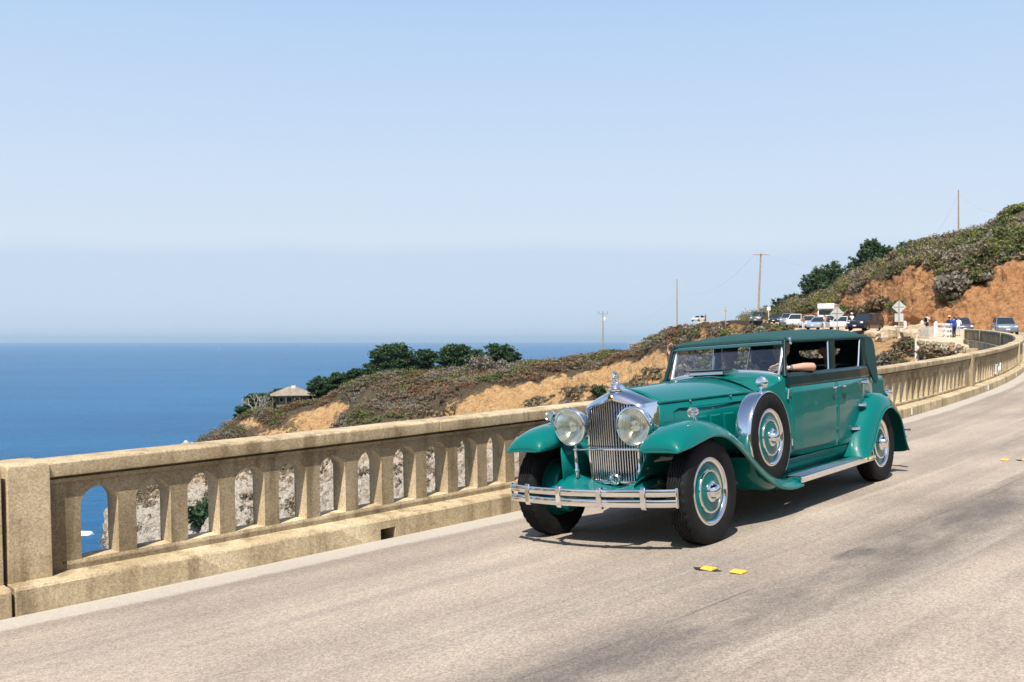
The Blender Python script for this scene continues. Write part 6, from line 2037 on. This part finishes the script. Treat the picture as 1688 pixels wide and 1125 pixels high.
# ---------------- stone abutment wall and its wing block at the bridge end
def stone_wall():
    e = empty('stone_wall', W(1505, 572, 79), None, 'rubble stone retaining wall with pale mortar at the bridge end', 'wall', None)
    base = W(1505, 572, 79); A, Bp, Cp = W(1508, 574, 79.5) - base, W(1572, 579, 78.2) - base, W(1598, 590, 77.2) - base
    rng = random.Random(5)
    up = Vector((0, 0, 1))
    mort = MB(); mort.loft([[A + up*-2.6, A + up*.75, A + up*.75 + Vector((.3, .5, 0)), A + up*-2.6 + Vector((.3, .5, 0))], [Bp + up*-2.6, Bp + up*.75, Bp + up*.75 + Vector((.3, .5, 0)), Bp + up*-2.6 + Vector((.3, .5, 0))], [Cp + up*-2.6, Cp + up*.9, Cp + up*.9 + Vector((.3, .5, 0)), Cp + up*-2.6 + Vector((.3, .5, 0))]], True, True, True)
    mort.build('mortar', mat('pale_mortar', (.66, .60, .50), .95, 0, .2, 0, .15, 2), e)
    shapes = []
    for k in range(5):
        b = MB(); n = 8; r0, r1 = [], []
        for j in range(n):
            a = 2*math.pi*j/n; r = .5*(1 + rng.uniform(-.2, .12)); r0.append((r*math.cos(a), 0, r*math.sin(a))); r1.append((r*.78*math.cos(a), -.5, r*.78*math.sin(a)))
        b.loft([r0, r1], True, True, True); shapes.append(b.mesh('stone', M['boulder'], 40))
    for P0, P1, zt in ((A, Bp, .66), (Bp, Cp, .74)):
        d = P1-P0; L_ = Vector((d.x, d.y, 0)).length; R_ = Matrix.Rotation(math.atan2(d.y, d.x), 4, 'Z')
        row = 0; z = zt
        while z > -2.2:
            x = .2 + (row % 2)*.2; hh = .34
            while x < L_ - .1:
                w = rng.uniform(.32, .62)
                o = put('stone', shapes[rng.randrange(5)], e)
                p = P0 + d*((x + w/2)/L_); p = Vector((p.x, p.y, p.z + z - hh/2 ))
                o.matrix_local = Matrix.Translation(p) @ R_ @ Matrix.Diagonal((w*1.22, .30, hh*1.25, 1))
                x += w + .03
            z -= hh + .03; row += 1
stone_wall()
b = MB(); q0 = W(1603, 578, 74)
b.box((0, 0, -.35), (.9, 3.6, .95)); o = b.build('abutment_block', M['concrete'], None, 30, .03); o.location = q0; o.rotation_euler.z = -math.radians(24)
tag(o, 'square concrete block projecting from the bridge end under the balustrade', 'concrete block')

# ---------------- utility poles and wires
def pole(u, vt, vb, d, label, arm=True, sink=1.5, r=.14, lean=0.):
    t = W(u, vt, d); f = drop(u, vb, d)[0]
    e = empty('utility_pole', f, None, label, 'pole', 'utility poles')
    H_ = t.z - f.z
    b = MB(); b.tube([(0, 0, -sink), (lean*H_*.5, 0, H_*.5), (lean*H_, 0, H_)], [r, r*.85, r*.65], 10); b.build('shaft', M['wood'], e)
    if arm:
        b = MB(); b.box((lean*H_, -.15, H_-.25), (2.3, .12, .14)); b.build('cross_arm', M['wood'], e)
        for x in (-1.0, -.4, .4, 1.0):
            b = MB(); b.lathe([(.035, 0), (.05, .06), (.035, .10), (.05, .14), (.0, .17)], 8, (lean*H_+x, -.15, H_-.18)); b.build('insulator', M['white'], e)
    return e, t + Vector((lean*H_, 0, 0))
_, t1 = pole(1249, 418, 534, 152, 'tall wooden utility pole with a cross-arm behind the parked off-roader', True, lean=.045, r=.17)
_, t2 = pole(1116, 461, 537, 243, 'plain wooden utility pole on the crest of the bluff', False, r=.17)
e3, t3 = pole(994, 514, 583, 266, 'wooden utility pole with a transformer on the headland slope', False, r=.19)
H3 = t3.z - e3.location.z
b = MB(); b.lathe([(0, 0), (.28, 0), (.30, .1), (.30, .9), (.24, 1.0), (0, 1.02)], 16, (.42, 0, H3-2.6)); b.build('transformer', M['white'], e3)
b = MB(); b.box((0, 0, H3-.7), (2.6, .12, .14)); b.build('cross_arm', M['wood'], e3)
for x in (-1.2, 0, 1.2): b = MB(); b.lathe([(.06, 0), (.09, .3), (.06, .5), (.09, .7), (0, .75)], 8, (x, 0, H3-.65)); b.build('insulator', M['wire'], e3)
_, t4 = pole(1580, 314, 380, 137, 'slender utility pole on the skyline of the hill', False, r=.12)
def wire(a, c, sag, label, r=.018):
    b = MB(); pts = []
    for i in range(33):
        f = i/32; p = Vector(a).lerp(Vector(c), f); p.z -= sag*4*f*(1-f); pts.append(p)
    b.tube(pts, r, 5); o = b.build('overhead_wire', M['wire']); tag(o, label, 'wire', 'overhead wires')
wire(t4 + Vector((0, 0, -.5)), W(1535, 396, 143), .6, 'overhead wire running down from the skyline pole towards the parked cars', .009)
wire(t4 + Vector((0, 0, -.5)), W(1640, 351, 134), .6, 'overhead wire from the skyline pole into the hilltop', .009)
wire(t1 + Vector((-1, 0, -.2)), t2 + Vector((0, 0, -2.0)), 3.5, 'overhead wire between the cross-arm pole and the bluff pole', .009)
wire(t2 + Vector((0, 0, -4.0)), t3 + Vector((0, 0, -2.4)), 3.4, 'overhead wire sagging from the bluff pole to the transformer', .009)
wire(t1 + Vector((1, 0, -.2)), W(1520, 402, 150), 3.0, 'overhead wire from the cross-arm pole up to the hill', .009)

# ---------------- slat fence on the headland ridge
e = empty('slat_fence', drop(1037, 577, 259)[0], None, 'weathered slat fence on the headland ridge', 'fence', None)
for k in range(9):
    q = drop(1037 + k*3.6, 576 + k*1.55, 259 - k*1.3)[0] - Vector(e.location)
    b = MB(); b.box(q + Vector((0, 0, .8)), (.16, .08, 2.3)); b.build('slat', M['bleached'], e)
for z in (.5, 1.4):
    q0, q1 = Vector((0, 0, z)), drop(1037 + 8*3.6, 576+8*1.55, 259-8*1.3)[0] - Vector(e.location) + Vector((0, 0, z))
    b = MB(); b.tube([q0, q1], .05, 6); b.build('rail', M['bleached'], e)

# ---------------- cottage on the headland
def cottage():
    p = drop(482, 662, 329)[0]; e = empty('cottage', p, rotz(.25), 'low brown cottage with a shallow hipped roof on the headland', 'house')
    wl_ = mat('cottage_boards', (.20, .16, .12), .85, 0, .2, 0, .2, .6); rf = mat('shingle_roof', (.25, .215, .17), .9, 0, .2, 0, .25, .8, .5, 6)
    b = MB(); b.box((0, 0, 1.0), (10.5, 7, 4.2)); b.build('wall', wl_, e, 30)
    b = MB()
    b.loft([[(-7.2, -5, 2.6), (7.2, -5, 2.6), (7.2, 5, 2.6), (-7.2, 5, 2.6)], [(-7.2, -5, 2.8), (7.2, -5, 2.8), (7.2, 5, 2.8), (-7.2, 5, 2.8)], [(-1.4, -.2, 5.4), (1.4, -.2, 5.4), (1.4, .2, 5.4), (-1.4, .2, 5.4)]], True, True, True); ro = b.build('roof', rf, e, 30)
    b = MB(); b.box((.3, -.4, 5.0), (1.3, 1.1, 1.5)); b.build('chimney', M['white'], ro, 30, .05)
    for x, w in ((-3.6, 1.5), (-1.2, 1.8), (1.4, 1.2), (3.8, 1.4)):
        b = MB(); b.box((x, -3.52, 1.4), (w, .08, 1.7)); f = b.build('window', mat('window_frame_white', (.55, .52, .46), .7) if x == -3.6 else M['bleached'], e)
        b = MB(); b.box((x, -3.56, 1.4), (w-.25, .06, 1.4)); b.build('pane', M['darkglass'], f)
    b = MB(); b.box((-5.0, -3.52, .9), (1.0, .1, 2.4)); b.build('door', mat('cottage_door', (.06, .05, .04), .6), e)
    for x in (-6.4, -2.2, 2.2, 6.4): b = MB(); b.box((x, -4.6, 1.2), (.25, .25, 3.2)); b.build('porch_post', wl_, e)
cottage()
# white rocks on the tip, small boat on the sea
b = MB(); rk = mat('guano_white_rock', (.50, .48, .44), .95, 0, .2, 0, .15, .5)
for k, (x, z, r) in enumerate(((-2.4, -.6, 1.6), (-.6, .2, 1.9), (1.6, -.4, 1.5), (.4, -1.2, 2.2))):
    b.ball((x*.7, k*.3, z*.7 - .5), (r*.75, r*.6, r*.5), 6, 4, Matrix.Rotation(k*1.1, 3, 'Y'))
o = b.build('white_rock', rk, None, 5); o.location = W(309, 731, 350); tag(o, 'white guano-covered rock at the tip of the headland', 'rock')
def boat():
    d = 80*F/(577-CY); p = W(361, 577, d); p.z = SEA_Z
    e = empty('sail_boat', p, rotz(.4), 'tiny white sailing boat far out near the sea horizon', 'boat')
    k = 9
    b = MB(); b.loft([[(-3*k/5, -.8, .9), (-3*k/5, .8, .9), (-3*k/5, .4, -.3), (-3*k/5, -.4, -.3)], [(0, -1.5, .9), (0, 1.5, .9), (0, .8, -.5), (0, -.8, -.5)], [(4*k/5, -.05, 1.4), (4*k/5, .05, 1.4), (4*k/5, .02, 0), (4*k/5, -.02, 0)]], True, True, True); b.build('hull', M['white'], e)
    b = MB(); b.tube([(0, 0, 0), (0, 0, 16)], .1, 6); b.build('mast', M['white'], e)
    b = MB(); b.loft([[(-.1, -.04, 15.5), (-.1, .04, 15.5)], [(-.15, -.06, 2), (-.15, .06, 2)], [(-5.5, .6, 1.8), (-5.5, .7, 1.8)]], False); b.add([(-.1, 0, 15.5), (-.15, 0, 2), (-5.5, .65, 1.8)], [(0, 1, 2)]); b.build('sail', M['white'], e)
boat()
# ------------------------------------------------------------------ marine haze: thin even air over land and sea
def haze():
    m = bpy.data.materials.new('marine_haze'); m.use_nodes = True
    N, L = m.node_tree.nodes, m.node_tree.links; N.clear()
    o = N.new('ShaderNodeOutputMaterial'); v = N.new('ShaderNodeVolumePrincipled')
    v.inputs['Color'].default_value = (.62, .83, 1.0, 1); v.inputs['Density'].default_value = 3.2e-5; v.inputs['Anisotropy'].default_value = .2
    L.new(v.outputs[0], o.inputs['Volume'])
    b = MB(); b.box((0, 0, 60), (130000, 130000, 284)); h = b.build('haze', m, None, 0); tag(h, kind='stuff')
haze()
